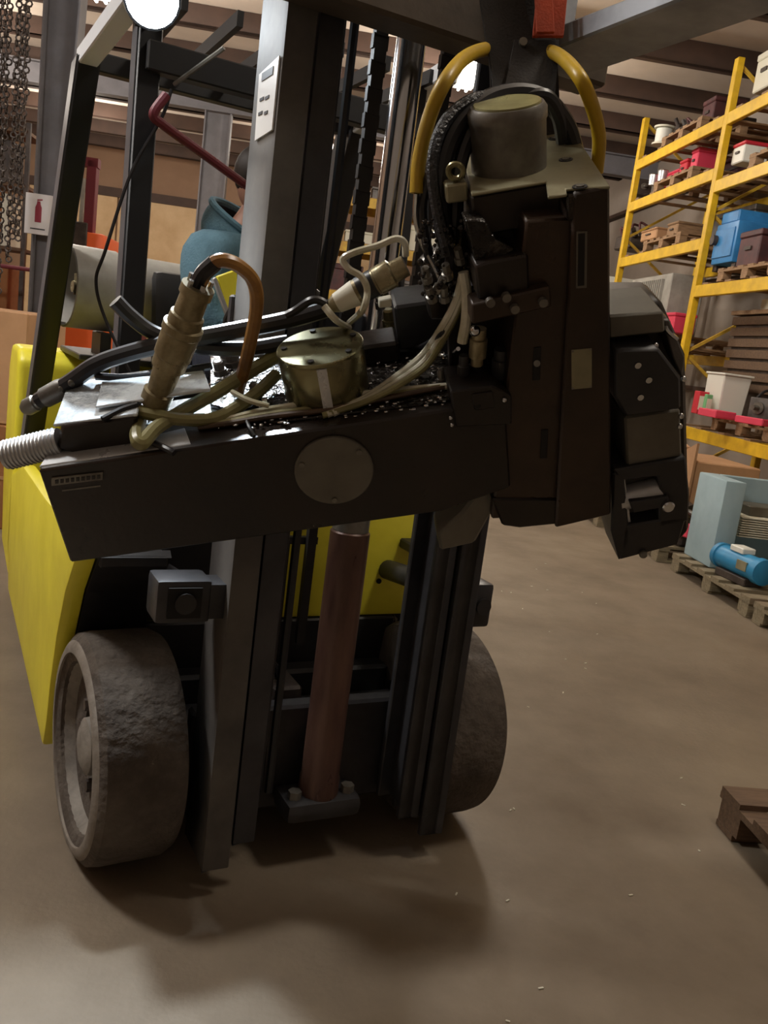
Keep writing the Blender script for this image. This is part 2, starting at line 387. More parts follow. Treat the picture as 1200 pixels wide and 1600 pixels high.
# work lamp on the guard
LC = ly(238, -2, .42); LD = V((.05, -1, -.35)).normalized()
lm = MB().lathe([(0, .03), (.02, .062), (.08, .072), (.09, .072)], LC-LD*.09, LD, 20).build('work_lamp', 'guard_black', fk)
MB().lathe([(0, .066), (.010, .045), (.014, .0)], LC, LD, 20).build('lens', 'lamp_glow', lm)
MB().bar(LC-LD*.05, V((LC.x, .56, LC.z-.02)), .03, .03).build('bracket', 'guard_black', lm)
l = bpy.data.lights.new('work_lamp_source', 'SPOT'); l.energy = HEAD_W; l.color = (.82, .92, 1.0); l.shadow_soft_size = .06; l.spot_size = R(46); l.spot_blend = .75
lo = bpy.data.objects.new('work_lamp_source', l); COL.objects.link(lo); lo.parent = fk; lo.location = LC+LD*.05
aim = toF(CAM+ray(150, 640)*1.62); lo.rotation_euler = (aim-lo.location).to_track_quat('-Z', 'Y').to_euler()
# cables and the red tube beside the guard leg
MB().tube(spline([ly(268, 140, .52), ly(252, 185, .52), ly(205, 270, .53), ly(165, 390, .53), ly(150, 440, .55), ly(165, 500, .55), ly(205, 585, .5)]), .005, 6).build('cable', 'hose_black', fk)
MB().tube([ly(350, 75, .40), ly(272, 132, .52)], .006, 6).build('guard_stay', 'dull_steel', fk)
MB().tube(spline([ly(260, 148, .50), ly(240, 178, .50), ly(255, 195, .52), ly(310, 235, .60), ly(385, 290, .70)]), .013, 10).build('red_tube', 'red_dark', fk)
# mast
def rail(name, x0, x1, y0, y1, z0, z1, out, mat='mast_steel'):
    t = .018; m = MB().box(x0, x1, y0, y0+t, z0, z1).box(x0, x1, y1-t, y1, z0, z1)
    m.box(x0, x0+t, y0, y1, z0, z1) if out < 0 else m.box(x1-t, x1, y0, y1, z0, z1)
    return m.build(name, mat, fk, bevel=.003)
rl = rail('outer_rail', -.375, -.31, -.21, -.04, .075, 2.6, -1, 'mast_dusty_lit')
rail('outer_rail', .22, .285, -.21, -.04, .075, 2.6, 1)
rail('inner_rail', -.30, -.245, -.195, -.055, .125, 2.9, -1)
rail('inner_rail', .155, .21, -.195, -.055, .125, 2.9, 1)
MB().box(-.38, .29, -.035, .02, .11, .40).build('mast_crossmember', 'mast_steel', fk, bevel=.008)
MB().box(-.38, .29, -.035, -.005, 1.30, 1.42).build('mast_crossmember', 'mast_steel', fk, bevel=.005)
foot = MB().box(-.15, .06, -.16, -.04, .13, .185).build('cylinder_foot', 'mast_steel', fk, bevel=.02, seg=2)
for x in (-.12, .03): MB().cyl((x, -.12, .185), (x, -.12, .205), .018, n=6).build('bolt', 'dull_steel', foot)
lc = MB().lathe([(0, .053), (.08, .053), (.085, .05), (.74, .05), (.745, .044), (.78, .044)], (-.045, -.10, .15), (0, 0, 1), 28).build('lift_cylinder', 'rust_tube', fk)
MB().cyl((-.045, -.10, .86), (-.045, -.10, 2.75), .034, n=24).build('piston_rod', 'chrome', lc)
MB().lathe([(0, .034), (0, .046), (.05, .046), (.05, .034)], (-.045, -.10, .895), (0, 0, 1), 24).build('gland', 'dull_steel', lc)
def chain(x, y0, z0, z1, name='lift_chain'):
    m = MB(); z = z0; k = 0
    while z < z1:
        if k % 2: m.box(x-.0145, x+.0145, y0-.009, y0+.009, z, z+.030)
        else: m.box(x-.018, x+.018, y0-.007, y0+.007, z, z+.030)
        z += .027; k += 1
    o = m.build(name, 'black_steel', fk, smooth=False); return o
for x in (-.135, .035): chain(x, -.13, .95, 2.6)
for x in (-.215, -.185): MB().tube([(x, -.10, .2), (x, -.10, .9), (x-.005, -.11, 1.6), (x, -.10, 2.7)], .011, 8).build('mast_hose', 'hose_black', fk)
# pulley brackets beside the rails
bl = MB().box(-.53, -.405, -.18, -.08, .69, .79).build('tilt_bracket', 'mast_steel', fk, bevel=.012, seg=2)
MB().box(-.505, -.43, -.186, -.179, .705, .775).build('recess_plate', 'dark_void', bl); MB().cyl((-.467, -.187, .74), (-.467, -.193, .74), .024, n=16).build('pin', 'black_steel', bl)
MB().bar((-.41, -.14, .74), (-.37, -.14, .74), .08, .08).build('arm', 'mast_steel', bl)
br = MB().box(.285, .345, -.20, -.08, .66, .78).build('tilt_bracket', 'mast_steel', fk, bevel=.012, seg=2)
MB().cyl((.315, -.208, .72), (.315, -.199, .72), .022, n=14).build('pin', 'black_steel', br)
for s, x in ((1, -.46), (-1, mir(-.46))): MB().cyl((x+.03*s, .02, .72), (x+.03*s, .40, .67), .03, n=14).build('tilt_cylinder', 'black_steel', fk)
# underbody plumbing seen between the rails
MB().tube(spline([(-.19, .12, .70), (-.16, .11, .52), (-.11, .10, .42), (-.18, .09, .37), (-.23, .10, .42)]), .011, 8).build('hydraulic_hose', 'hose_black', fk)
MB().tube(spline([(-.235, .06, .45), (-.20, .05, .38), (-.19, -.04, .30), (-.195, -.05, .17)]), .009, 8).build('hydraulic_hose', 'hose_black', fk)
MB().tube(spline([(.04, .12, .50), (.09, .10, .44), (.10, .08, .32)]), .010, 8).build('hydraulic_hose', 'hose_black', fk)
MB().box(-.14, -.06, .04, .16, .33, .42).build('valve_block', 'junk_dark', fk, bevel=.008)
MB().tube([(-.10, .18, .80), (-.10, .18, .52)], .012, 8).box(-.11, -.01, .17, .19, .785, .805).build('hose_guide', 'black_steel', fk)
MB().bar((-.035, .16, .93), (-.035, .16, .50), .025, .02).build('hose_guide', 'black_steel', fk)
# carriage raised above the guard, with two forks
cb = MB().box(-.44, .36, -.30, -.20, 1.985, 2.09).build('carriage_bar', 'carriage', fk, bevel=.008)
sub(cb, 'brown lower bar of the raised fork carriage')
MB().box(-.44, .36, -.30, -.20, 2.42, 2.52).build('carriage_bar', 'carriage', fk, bevel=.008)
for x in (-.33, .18): MB().box(x, x+.06, -.27, -.19, 2.0, 2.5).build('carriage_plate', 'mast_steel', fk, bevel=.005)
def fork(x0, x1):
    z0 = 1.955
    prof = [(-.29, z0+.52), (-.345, z0+.52), (-.345, z0+.07), (-.365, z0+.045), (-.9, z0+.035), (-1.55, z0+.016), (-1.55, z0), (-.9, z0), (-.36, z0), (-.31, z0+.02), (-.29, z0+.06)]
    return MB().prism([(x0, a, b) for a, b in prof], (x1-x0, 0, 0)).build('fork', 'steel_beam', fk, bevel=.004)
fork(.08, .215)
# warning decal on the mast rail
dl = MB()
d0 = [lx(402, 118, -.376), lx(437, 84, -.376), lx(424, 203, -.376), lx(398, 220, -.376)]
dd = MB().prism([(-.3795, -.197, 1.748), (-.3795, -.088, 1.742), (-.3795, -.075, 1.877), (-.3795, -.197, 1.888)], (.0035, 0, 0)).build('decal', 'white_label', fk, smooth=False)
sub(dd, 'white printed label on the mast rail')
for k, (a, b, z) in enumerate(((-.17, -.10, 1.858), (-.16, -.135, 1.815), (-.125, -.10, 1.818), (-.16, -.14, 1.785), (-.125, -.10, 1.79))):
    MB().box(-.381, -.3795, a, b, z, z+(.016 if k == 0 else .006)).build('print_line', 'ink', dd, smooth=False)
# front wheels
def front_wheel(xo, s, toe):
    # xo: outer face, s: +1 when the wheel body runs to +x
    ax = V((s, 0, 0)); c = V((0, 0, 0)); K = .285/.30
    def sc_(p): return [(h*K*.92, r*K) for h, r in p]
    t = MB().lathe(sc_([(.030, .215), (.012, .222), (.0, .25), (.006, .278), (.022, .296), (.05, .300), (.21, .300), (.235, .288), (.245, .22), (.24, .12), (.06, .12), (.05, .20)]), c, ax, 72, closed=True).build('tire', 'rubber', fk)
    t.location = (xo, .07, .285); t.rotation_euler = (0, 0, toe)
    MB().lathe(sc_([(-.004, .246), (-.004, .262), (.004, .276), (.018, .290), (.03, .292), (.03, .24)]), c, ax, 72, closed=True).build('sidewall_ring', 'sidewall', t)
    rm = MB().lathe(sc_([(.018, .232), (.012, .226), (.04, .205), (.085, .180), (.095, .145), (.08, .13), (.07, .09), (.07, .0)]), c, ax, 40, cap0=False).build('rim', 'rim', t)
    MB().lathe([(.07, .075), (.03, .070), (.02, .05), (.02, .0)], c, ax, 24).build('hub', 'rim', t)
    for k in range(8):
        a = 2*math.pi*k/8; q = c+V((.072*s, .108*math.cos(a), .108*math.sin(a)))
        MB().cyl(q, q-V((.034*s, 0, 0)), .0165, n=6).build('lug_nut', 'junk_dark', rm)
front_wheel(-.645, 1, R(3.5)); front_wheel(mir(-.648), -1, 0)

# gas cylinder on the counterweight
gc = empty('gas_cylinder', 'grey gas cylinder lying across the back of the forklift', 'gas cylinder', FO+XF*(-.55)+YF*1.60+V((0, 0, 1.42)), FA+R(10))
MB().lathe([(.10, .02), (.10, .09), (.13, .135), (.18, .150), (.68, .150), (.74, .13), (.77, .06), (.77, 0)], (0, 0, 0), (1, 0, 0), 32).build('body', 'tank_grey', gc)
MB().lathe([(0, .150), (.004, .156), (.18, .156), (.18, .150), (.01, .146)], (0, 0, 0), (1, 0, 0), 36, closed=True).build('collar', 'tank_grey', gc)
MB().cyl((.03, 0, 0), (.12, 0, 0), .022, n=12).cyl((.05, 0, -.03), (.05, 0, .05), .014, n=10).build('valve', 'brass_grey', gc)

#=SLIDE
# ------------------------------------------------------------------ hanging turret slide
sl = empty('turret_slide', 'oily machine tool slide with tool turret hanging from the forklift by straps', 'machine part')
sl.matrix_world = Matrix(((SX.x, SY.x, SZ.x, SO.x), (SX.y, SY.y, SZ.y, SO.y), (SX.z, SY.z, SZ.z, SO.z), (0, 0, 0, 1)))
def sprism(name, pix, ys, depth, mat, parent=None, bevel=.003, seg=1):
    return MB().prism([sf(a, b, ys) for a, b in pix], (0, depth, 0)).build(name, mat, parent or sl, bevel=bevel, seg=seg)
def tprism(name, pix, zs, h, mat, parent=None, bevel=.003):
    return MB().prism([st(a, b, zs) for a, b in pix], (0, 0, h)).build(name, mat, parent or sl, bevel=bevel)
def stube(name, pts, r, mat, parent=None, n=10, k=8, rads=None):
    return MB().tube(spline(pts, k), r, n).build(name, mat, parent or sl)
# saddle beam: front box with slanted end
sprism('saddle', [(60, 735), (110, 880), (690, 800), (798, 762), (790, 628), (700, 641)], 0, .115, 'oily_black', bevel=.004)
MB().box(-.30, .50, .115, .24, -.10, -.015).build('saddle_base', 'oily_black', sl, bevel=.005)
sad = sl
tprism('way_strip', [(62, 733), (300, 698), (290, 672), (215, 690), (195, 682), (84, 701)], 0.001, .006, 'polish_steel', bevel=.002)
tprism('wet_plate', [(300, 697), (700, 640), (720, 592), (560, 600), (330, 620), (215, 672)], -.004, .006, 'wet_lit_steel', bevel=.002)
tprism('grime_bed', [(430, 668), (712, 634), (725, 575), (640, 548), (450, 570), (330, 560), (330, 640)], .0, .012, 'grime', bevel=.002)
nb = sprism('nut_block', [(95, 665), (88, 702), (118, 712), (214, 697), (214, 650)], .045, .19, 'oily_black', bevel=.006)
tprism('nut_block_top', [(84, 668), (216, 651), (222, 610), (325, 600), (300, 578), (130, 598), (105, 610)], .058, .006, 'wet_lit_steel', nb, bevel=.002)
MB().cyl(sf(95, 690, .07), sf(8, 712, .07), .026, n=20).build('ball_screw', 'polish_steel', sl)
bs = MB(); a0, a1 = sf(92, 691, .07), sf(10, 711, .07)
hel = [];
for i in range(14*12+1):
    t = i/(14*12); an = 2*math.pi*14*t; d = (a1-a0).normalized(); u_, t_ = perp(d)
    hel.append(a0.lerp(a1, t)+(u_*math.cos(an)+t_*math.sin(an))*.0265)
bs.tube(hel, .0026, 6).build('screw_thread', 'polish_steel', sl)
tprism('cover_plate', [(150, 640), (330, 612), (318, 580), (160, 600)], .068, .006, 'wet_lit_steel', bevel=.002)
# round cover on the beam front
cc = sf(522, 734, 0)
cp = MB().lathe([(0, .073), (.006, .073), (.008, .071), (.008, 0)], cc, (0, -1, 0), 48).build('round_cover', 'grey_paint', sl)
sub(cp, 'round bare-metal cover plate on the dark beam')
for a in (35, 155, 262):
    q = cc+V((math.cos(R(a))*.062, -.008, math.sin(R(a))*.062)); MB().cyl(q, q+V((0, -.003, 0)), .0055, n=8).build('screw', 'dull_steel', cp)
# name plate with worn raised letters
pl = sprism('name_plate', [(80, 747), (161, 738), (161, 750), (80, 760)], -.0035, .0035, 'dull_steel', bevel=.0008)
for k in range(9):
    x = 86+k*8.2; yb = 750.6-k*.95
    sprism('raised_mark', [(x, yb), (x+5.2, yb-.6), (x+5.2, yb+5), (x, yb+5.6)], -.0048, .0013, 'oily_black', pl, bevel=0)
sprism('rating_line', [(97, 765.5), (157, 758), (157, 760.5), (97, 768)], -.001, .001, 'dull_steel', bevel=0)
# encoder drum on the bed
ec = st(512, 612, .012)
en = MB().lathe([(0, .078), (.005, .080), (.085, .080), (.09, .078)], ec, (0, 0, 1), 48).build('encoder_drum', 'olive_steel', sl)
sub(en, 'round brushed metal drum on the slide top')
lid = MB().lathe([(.0905, .081), (.095, .081), (.0965, .079), (.0965, 0)], ec, (0, 0, 1), 48).build('lid', 'olive_steel', en)
for a in (20, 100, 175, 255, 320):
    q = ec+V((math.cos(R(a))*.067, math.sin(R(a))*.067, .0965)); MB().cyl(q, q+V((0, 0, .003)), .006, n=8).build('screw', 'black_steel', lid)
MB().box(ec.x-.009, ec.x+.009, ec.y-.083, ec.y-.079, .02, .10).build('label_strip', 'polish_steel', en)
# round metal connector standing on the left
a, b = sf(238, 640, .10), sf(310, 447, .10); L = (b-a).length
con = MB().lathe([(0, .018), (.06*L, .022), (.06*L, .028), (.16*L, .028), (.17*L, .023), (.36*L, .026), (.37*L, .031), (.45*L, .031), (.46*L, .0335), (.64*L, .034), (.65*L, .036), (.70*L, .036), (.71*L, .031), (.78*L, .030), (.79*L, .026), (.93*L, .025), (.935*L, .029), (1.0*L, .029), (1.0*L, .018)], a, b-a, 30).build('cable_connector', 'brass_grey', sl)
sub(con, 'brass-grey multi-pin cable connector')
d = (b-a).normalized(); u_, t_ = perp(d)
for an in (20, 120, 230, 320):
    q = b+(u_*math.cos(R(an))+t_*math.sin(R(an)))*.022; MB().cyl(q, q+d*.012, .005, n=6).build('clamp_screw', 'chrome', con)
stube('connector_hose', [sf(310, 447, .10), sf(325, 420, .10), sf(345, 407, .10), sf(372, 415, .11), sf(396, 440, .12), sf(401, 480, .13), sf(390, 540, .14), sf(378, 590, .15), st(372, 610, .02)], .0125, 'hose_amber')
stube('hose_sleeve', [sf(307, 447, .10), sf(318, 427, .10), sf(336, 410, .10)], .0145, 'hose_black')
# second connector, taped, by the chain
a, b = sf(515, 480, .16), sf(634, 415, .16); L = (b-a).length
c2 = MB().lathe([(0, .010), (.08*L, .017), (.35*L, .022), (.36*L, .024), (.62*L, .024), (.63*L, .026), (.82*L, .026), (.84*L, .020), (1.0*L, .019)], a, b-a, 24).build('cable_connector', 'brass_grey', sl)
MB().lathe([(.10*L, .0185), (.36*L, .0245)], a, b-a, 24).build('white_tape', 'cream', c2)
MB().lathe([(.40*L, .0252), (.60*L, .0252)], a, b-a, 24).build('rubber_boot', 'hose_black', c2)
stube('clear_cable', [sf(634, 400, .17), sf(632, 380, .17), sf(618, 373, .17), sf(590, 384, .17), sf(555, 394, .16), sf(536, 405, .16), sf(545, 420, .15), sf(565, 433, .14), sf(574, 455, .13), sf(566, 485, .13), st(545, 505, .04)], .0065, 'hose_clear', n=8)
stube('cable_tail', [sf(515, 480, .16), sf(500, 470, .16), sf(485, 470, .16), sf(462, 485, .17), sf(447, 493, .17)], .008, 'hose_black', n=8)
stube('clear_cable', [sf(506, 478, .14), sf(525, 500, .13), st(545, 512, .10)], .0065, 'hose_clear', n=8)
# olive hose pair sweeping out of the drum
stube('olive_hose', [st(448, 548, .07), st(400, 575, .06), st(340, 612, .045), st(290, 640, .035), st(245, 668, .03), st(222, 692, .03), st(214, 682, .035), sf(220, 655, .09)], .0135, 'hose_olive')
stube('olive_hose', [st(432, 585, .04), st(400, 615, .03), st(365, 640, .022), st(330, 655, .02), st(280, 655, .03), st(240, 648, .045), st(205, 640, .055)], .0125, 'hose_olive')
stube('thin_tube', [st(362, 612, .05), st(390, 626, .04), st(420, 634, .03)], .005, 'hose_clear', n=8)
for dy, r, m in ((0, .0068, 'hose_clear'), (9, .006, 'hose_olive'), (14, .0055, 'hose_brown')):
    stube('grease_line', [st(310, 664+dy*.3, .012), st(360, 654+dy*.5, .014), st(420, 640+dy*.8, .018), st(500, 628+dy, .018), st(560, 617+dy, .018), st(620, 610+dy*.6, .018), st(700, 603, .02)], r, m, n=8)
for k, (o1, r, m) in enumerate(((0, .007, 'hose_clear'), (9, .0065, 'hose_clear'), (16, .006, 'hose_olive'))):
    stube('clear_hose', [st(520-o1, 646+o1*.2, .014), st(570-o1*.3, 622+o1*.5, .02), st(620, 588+o1, .035), st(660+o1*.4, 555+o1, .05), sf(690+o1*.6, 512+o1*.4, .09), sf(712+o1*.6, 470, .08), sf(722+o1*.5, 430, .075)], r, m, n=8)
stube('clear_hose', [sf(724, 425, .07), sf(729, 460, .065), sf(728, 500, .06), sf(722, 535, .06)], .0095, 'hose_clear')
stube('small_pipe', [st(672, 552, .03), st(700, 556, .03), sf(716, 545, .06)], .004, 'chrome', n=8)
stube('black_loop', [st(575, 530, .04), st(610, 545, .02), st(650, 545, .02), sf(685, 525, .10), sf(705, 490, .10), sf(712, 455, .10)], .0065, 'hose_black', n=8)
# heavy black hoses running behind the connector to the left
stube('pressure_hose', [sf(60, 627, .20), sf(110, 597, .20), sf(150, 570, .20), sf(200, 552, .20), sf(270, 535, .19), sf(360, 518, .19), sf(450, 500, .19), sf(520, 480, .20)], .0165, 'hose_black')
fe = MB().lathe([(0, .010), (.01, .017), (.03, .017), (.032, .014), (.05, .014), (.052, .02), (.09, .021), (.10, .019)], sf(36, 640, .20), sf(62, 626, .20)-sf(36, 640, .20), 14).build('hose_ferrule', 'dull_steel', sl)
for (a, b) in ((78, 618), (95, 608), (112, 598)): MB().sphere(sf(a, b, .188), .008, 8, 6).build('clamp_band', 'dull_steel', fe)
stube('pressure_hose', [sf(180, 470, .22), sf(205, 495, .22), sf(240, 520, .22), sf(300, 540, .2), sf(380, 545, .2), sf(450, 535, .2)], .015, 'hose_black')
stube('pressure_hose', [sf(150, 588, .2), sf(200, 590, .19), sf(250, 585, .18), sf(330, 572, .17)], .0075, 'hose_black', n=8)
stube('thin_cable', [st(160, 655, .066), st(190, 640, .066), st(215, 632, .066)], .006, 'hose_black', n=8)
stube('thin_cable', [st(232, 688, .012), st(262, 702, .010), st(272, 708, .006)], .006, 'hose_black', n=8)
stube('thin_cable', [st(385, 655, .016), st(390, 668, .014), st(397, 682, .006)], .004, 'hose_black', n=8)
# fittings cluster behind the drum
for (px_, py_, zz, r, h, m) in ((600, 470, .03, .012, .05, 'olive_steel'), (610, 510, .012, .016, .04, 'olive_steel'), (594, 482, .03, .01, .04, 'chrome'), (622, 505, .012, .01, .06, 'black_steel'), (625, 480, .012, .012, .07, 'black_steel'), (650, 590, .012, .008, .02, 'dull_steel'), (690, 600, .012, .009, .03, 'dull_steel'),
                                (345, 585, .02, .014, .03, 'junk_dark'), (365, 570, .02, .02, .03, 'junk_dark'), (400, 620, .012, .012, .03, 'dull_steel'), (417, 640, .01, .008, .025, 'chrome'), (355, 562, .03, .018, .02, 'junk_grey')):
    q = st(px_, py_, zz); f = MB().lathe([(0, r), (h*.4, r), (h*.42, r*.75), (h*.9, r*.75), (h, r*.5)], q, (0, 0, 1), 8).build('pipe_fitting', m, sl)
rb = MB().box(.285, .42, .24, .34, .02, .115).build('relay_box', 'black_steel', sl, bevel=.005)
MB().box(.20, .285, .22, .30, .0, .05).build('valve_bank', 'oily_black', sl, bevel=.006)
sprism('terminal_block', [(592, 470), (592, 482), (612, 480), (612, 466)], .17, .02, 'cream', bevel=.002)
rnd = random.Random(3)                                        # splashed swarf and oil drops on the bed
sw_ = MB()
for _ in range(260):
    px_, py_ = rnd.uniform(330, 715), 0
    py_ = 668-(px_-430)*.12-rnd.uniform(2, 85); q = st(px_, py_, .0125); s_ = rnd.uniform(.0012, .0042)
    sw_.sphere(q, (s_*rnd.uniform(.6, 2), s_, s_*.7), 6, 4)
o = sw_.build('oil_drops', 'chrome', sl); o['kind'] = 'stuff'
# --- column
sprism('column_plate', [(822, 345), (768, 812), (872, 806), (897, 340)], .010, .16, 'oily_brown', bevel=.004)
sprism('column_plate', [(897, 302), (868, 826), (955, 805), (953, 290)], -.004, .20, 'oily_brown', bevel=.004)
sprism('column_foot', [(768, 780), (785, 822), (812, 826), (872, 820), (872, 780)], .005, .12, 'oily_black', bevel=.004)
sprism('head_block', [(886, 306), (886, 345), (897, 345), (953, 335), (953, 297)], -.002, .33, 'oily_black', bevel=.003)
hz = sf(953, 296, .0).z+.0015; hl = st(737, 308, hz); hr = st(855, 288, hz)
MB().prism([(hl.x, hl.y, hz), (hr.x, hr.y, hz), (hr.x+.02, .05, hz), (hr.x+.035, .05, hz), (hr.x+.035, .33, hz), (hl.x, .33, hz)], (0, 0, -.065)).build('head_block', 'oily_black', sl, bevel=.003)
sprism('head_cheek', [(742, 350), (744, 385), (824, 376), (824, 345)], .075, .2, 'oily_black', bevel=.003)
ztop = sf(953, 296, .0).z+.002
tp = tprism('head_plate', [(737, 308), (853, 288), (856, 312), (886, 308), (884, 300), (953, 296), (893, 206), (845, 214), (722, 238)], ztop, .005, 'olive_plate', bevel=.0015)
for (a, b) in ((867, 217), (884, 250), (906, 292)):
    q = st(a, b, ztop+.005); MB().lathe([(0, .012), (.0015, .012), (.0015, .009), (-.0, .008)], q, (0, 0, 1), 14).build('bolt_recess', 'black_steel', tp)
    MB().cyl(q, q+V((0, 0, .003)), .007, n=6).build('socket_screw', 'dull_steel', tp)
q = st(870, 300, ztop-.03); MB().cyl(q, q+V((0, 0, .03)), .013, n=6).build('notch_bolt', 'chrome', sl)
cq = st(795, 262, ztop+.005)
hc = MB().lathe([(0, .064), (.075, .0635), (.078, .0655), (.093, .0655), (.101, .060)], cq, (0, 0, 1), 44).build('piston_housing', 'dull_steel', sl)
sub(hc, 'upright cylinder with olive cap on top of the column')
MB().lathe([(.1012, .056), (.104, .055), (.104, 0)], cq, (0, 0, 1), 44).build('cap', 'hose_olive', hc)
sprism('side_box', [(742, 416), (748, 470), (828, 462), (826, 398), (760, 410)], -.002, .1, 'oily_black', bevel=.004)
sprism('ledge', [(737, 476), (738, 508), (862, 480), (860, 448)], -.014, .05, 'oily_brown', bevel=.003)
for (a, b) in ((803, 480), (847, 470), (765, 470), (790, 462)):
    q = sf(a, b, -.014); MB().cyl(q, q+V((0, -.012, 0)), .0075, n=12).build('cap_screw', 'dull_steel', sl)
sprism('sloped_cover', [(728, 345), (745, 420), (770, 410), (805, 390), (775, 375), (758, 345)], .02, .05, 'grime', bevel=.002)
sprism('corner_block', [(704, 612), (712, 668), (800, 664), (800, 618), (770, 603)], -.008, .10, 'oily_black', bevel=.003)
sprism('corner_tab', [(738, 617), (742, 642), (774, 638), (770, 612)], -.012, .006, 'oily_black', bevel=.002)
MB().cyl(sf(746, 634, -.0125), sf(746, 634, -.010), .006, n=12).build('screw_hole', 'dark_void', sl)
for (a, b, r) in ((704, 653, .004), (706, 664, .004), (788, 625, .005)):
    MB().sphere(sf(a, b, -.012), r, 8, 6).build('rivet', 'chrome', sl)
for (x, y0_, y1_, r, m) in ((745, 515, 570, .016, 'brass_grey'), (722, 535, 610, .011, 'black_steel'), (782, 525, 600, .018, 'black_steel')):
    MB().lathe([(0, r*.7), (.015, r*.7), (.016, r), (.05, r), (.052, r*.8), (.07, r*.8)], sf(x, y1_, .05), sf(x+4, y0_, .05)-sf(x, y1_, .05), 14).build('pipe_union', m, sl)
MB().sphere(sf(742, 517, .03), .010, 10, 7).build('union_nut', 'chrome', sl)
sprism('inner_web', [(700, 470), (705, 650), (800, 640), (800, 470)], .12, .03, 'oily_black')
# slots, sight glass and label on the column
def plate_on(name, pix, ys, d, mat, frame=None):
    o = sprism(name, pix, ys-d, d, mat, bevel=.0008); return o
gl = plate_on('scale_frame', [(901, 362), (918, 361), (917, 450), (900, 451)], -.004, .002, 'grey_paint')
sprism('scale_slot', [(904, 366), (914, 365), (913, 446), (903, 447)], -.0075, .0015, 'dark_void', gl, bevel=0)
plate_on('slot', [(834, 543), (846, 542), (844, 594), (832, 595)], .010, .002, 'dark_void')
plate_on('slot', [(846, 672), (857, 671), (855, 716), (844, 717)], .010, .002, 'dark_void')
MB().cyl(sf(839, 568, .008), sf(839, 568, .004), .006, n=10).build('pin', 'dull_steel', sl)
rp = plate_on('rating_plate', [(893, 547), (925, 544), (925, 606), (893, 609)], -.004, .0015, 'olive_plate')
for (a, b) in ((895, 549), (923, 546), (923, 604), (895, 607)): MB().cyl(sf(a, b, -.0055), sf(a, b, -.0075), .002, n=8).build('rivet', 'dull_steel', rp)
# casting web under the column
sprism('casting_web', [(772, 680), (790, 676), (800, 738), (770, 800), (742, 850), (688, 862), (684, 835), (722, 800), (770, 735)], .035, .08, 'grey_paint', bevel=.006)
# --- tool turret right of the column
tu = MB().prism([sf(a, b, .10) for a, b in ((940, 470), (1034, 470), (1072, 556), (1078, 830), (1060, 850), (968, 878), (945, 800))], (0, .10, 0)).build('turret_disc', 'oily_black', sl, bevel=.008)
MB().prism([sf(a, b, .03) for a, b in ((950, 493), (1038, 487), (1040, 520), (952, 530))], (0, .12, 0)).build('tool_block', 'grey_paint', tu, bevel=.004)
MB().prism([sf(a, b, .05) for a, b in ((1036, 500), (1046, 500), (1070, 558), (1066, 590), (1052, 560))], (0, .06, 0)).build('index_plate', 'junk_grey', tu, bevel=.002)
kb = MB().prism([sf(a, b, .0) for a, b in ((960, 550), (975, 546), (1030, 545), (1064, 590), (1065, 640), (978, 652), (960, 620))], (0, .10, 0)).build('tool_holder', 'black_steel', tu, bevel=.005)
for (a, b) in ((1013, 593), (996, 570), (1000, 620)):
    q = sf(a, b, .0); MB().cyl(q, q+V((0, -.004, 0)), .006, n=10).build('set_screw', 'chrome', kb)
MB().prism([sf(a, b, .02) for a, b in ((976, 652), (1063, 640), (1066, 718), (980, 730))], (0, .10, 0)).build('tool_block', 'grey_paint', tu, bevel=.004)
lbk = MB()
for pix in ([(958, 735), (1072, 715), (1078, 775), (1035, 785), (1028, 745), (970, 752)], [(958, 740), (975, 740), (985, 845), (968, 878), (955, 830)], [(975, 822), (1074, 806), (1060, 852), (968, 876)], [(1030, 780), (1078, 770), (1076, 815), (1030, 824)]):
    lbk.prism([sf(a, b, .01) for a, b in pix], (0, .10, 0))
lb = lbk.build('tool_holder', 'black_steel', tu, bevel=.004)
MB().prism([sf(a, b, .05) for a, b in ((970, 750), (1032, 742), (1035, 800), (980, 825))], (0, .05, 0)).build('holder_recess', 'dull_steel', tu)
MB().cyl(sf(966, 780, .034), sf(1030, 764, .034), .025, n=20).build('boring_bar', 'polish_steel', tu)
MB().prism([sf(a, b, .02) for a, b in ((968, 748), (976, 746), (986, 820), (976, 826))], (0, .05, 0)).build('clamp_wedge', 'polish_steel', tu)
MB().prism([sf(a, b, .0) for a, b in ((984, 785), (1045, 776), (1045, 792), (990, 802))], (0, .03, 0)).build('clamp_bar', 'black_steel', tu, bevel=.002)
MB().lathe([(0, .0125), (.010, .0125), (.013, .010), (.013, 0)], sf(1042, 788, .0), (0, -1, 0), 20).build('clamp_bolt', 'chrome', tu)
MB().sphere(sf(1005, 866, .005), .009, 10, 7).build('stud', 'dull_steel', tu)
for (a, b) in ((1024, 540), (1068, 592), (1064, 650), (1062, 666)): MB().sphere(sf(a, b, .02), .006, 8, 6).build('stud', 'chrome', tu)
stube('coolant_pipe', [sf(1030, 487, .06), sf(1040, 500, .06), sf(1042, 515, .05), sf(1058, 530, .05)], .004, 'chrome', tu, n=8)
YH = .535
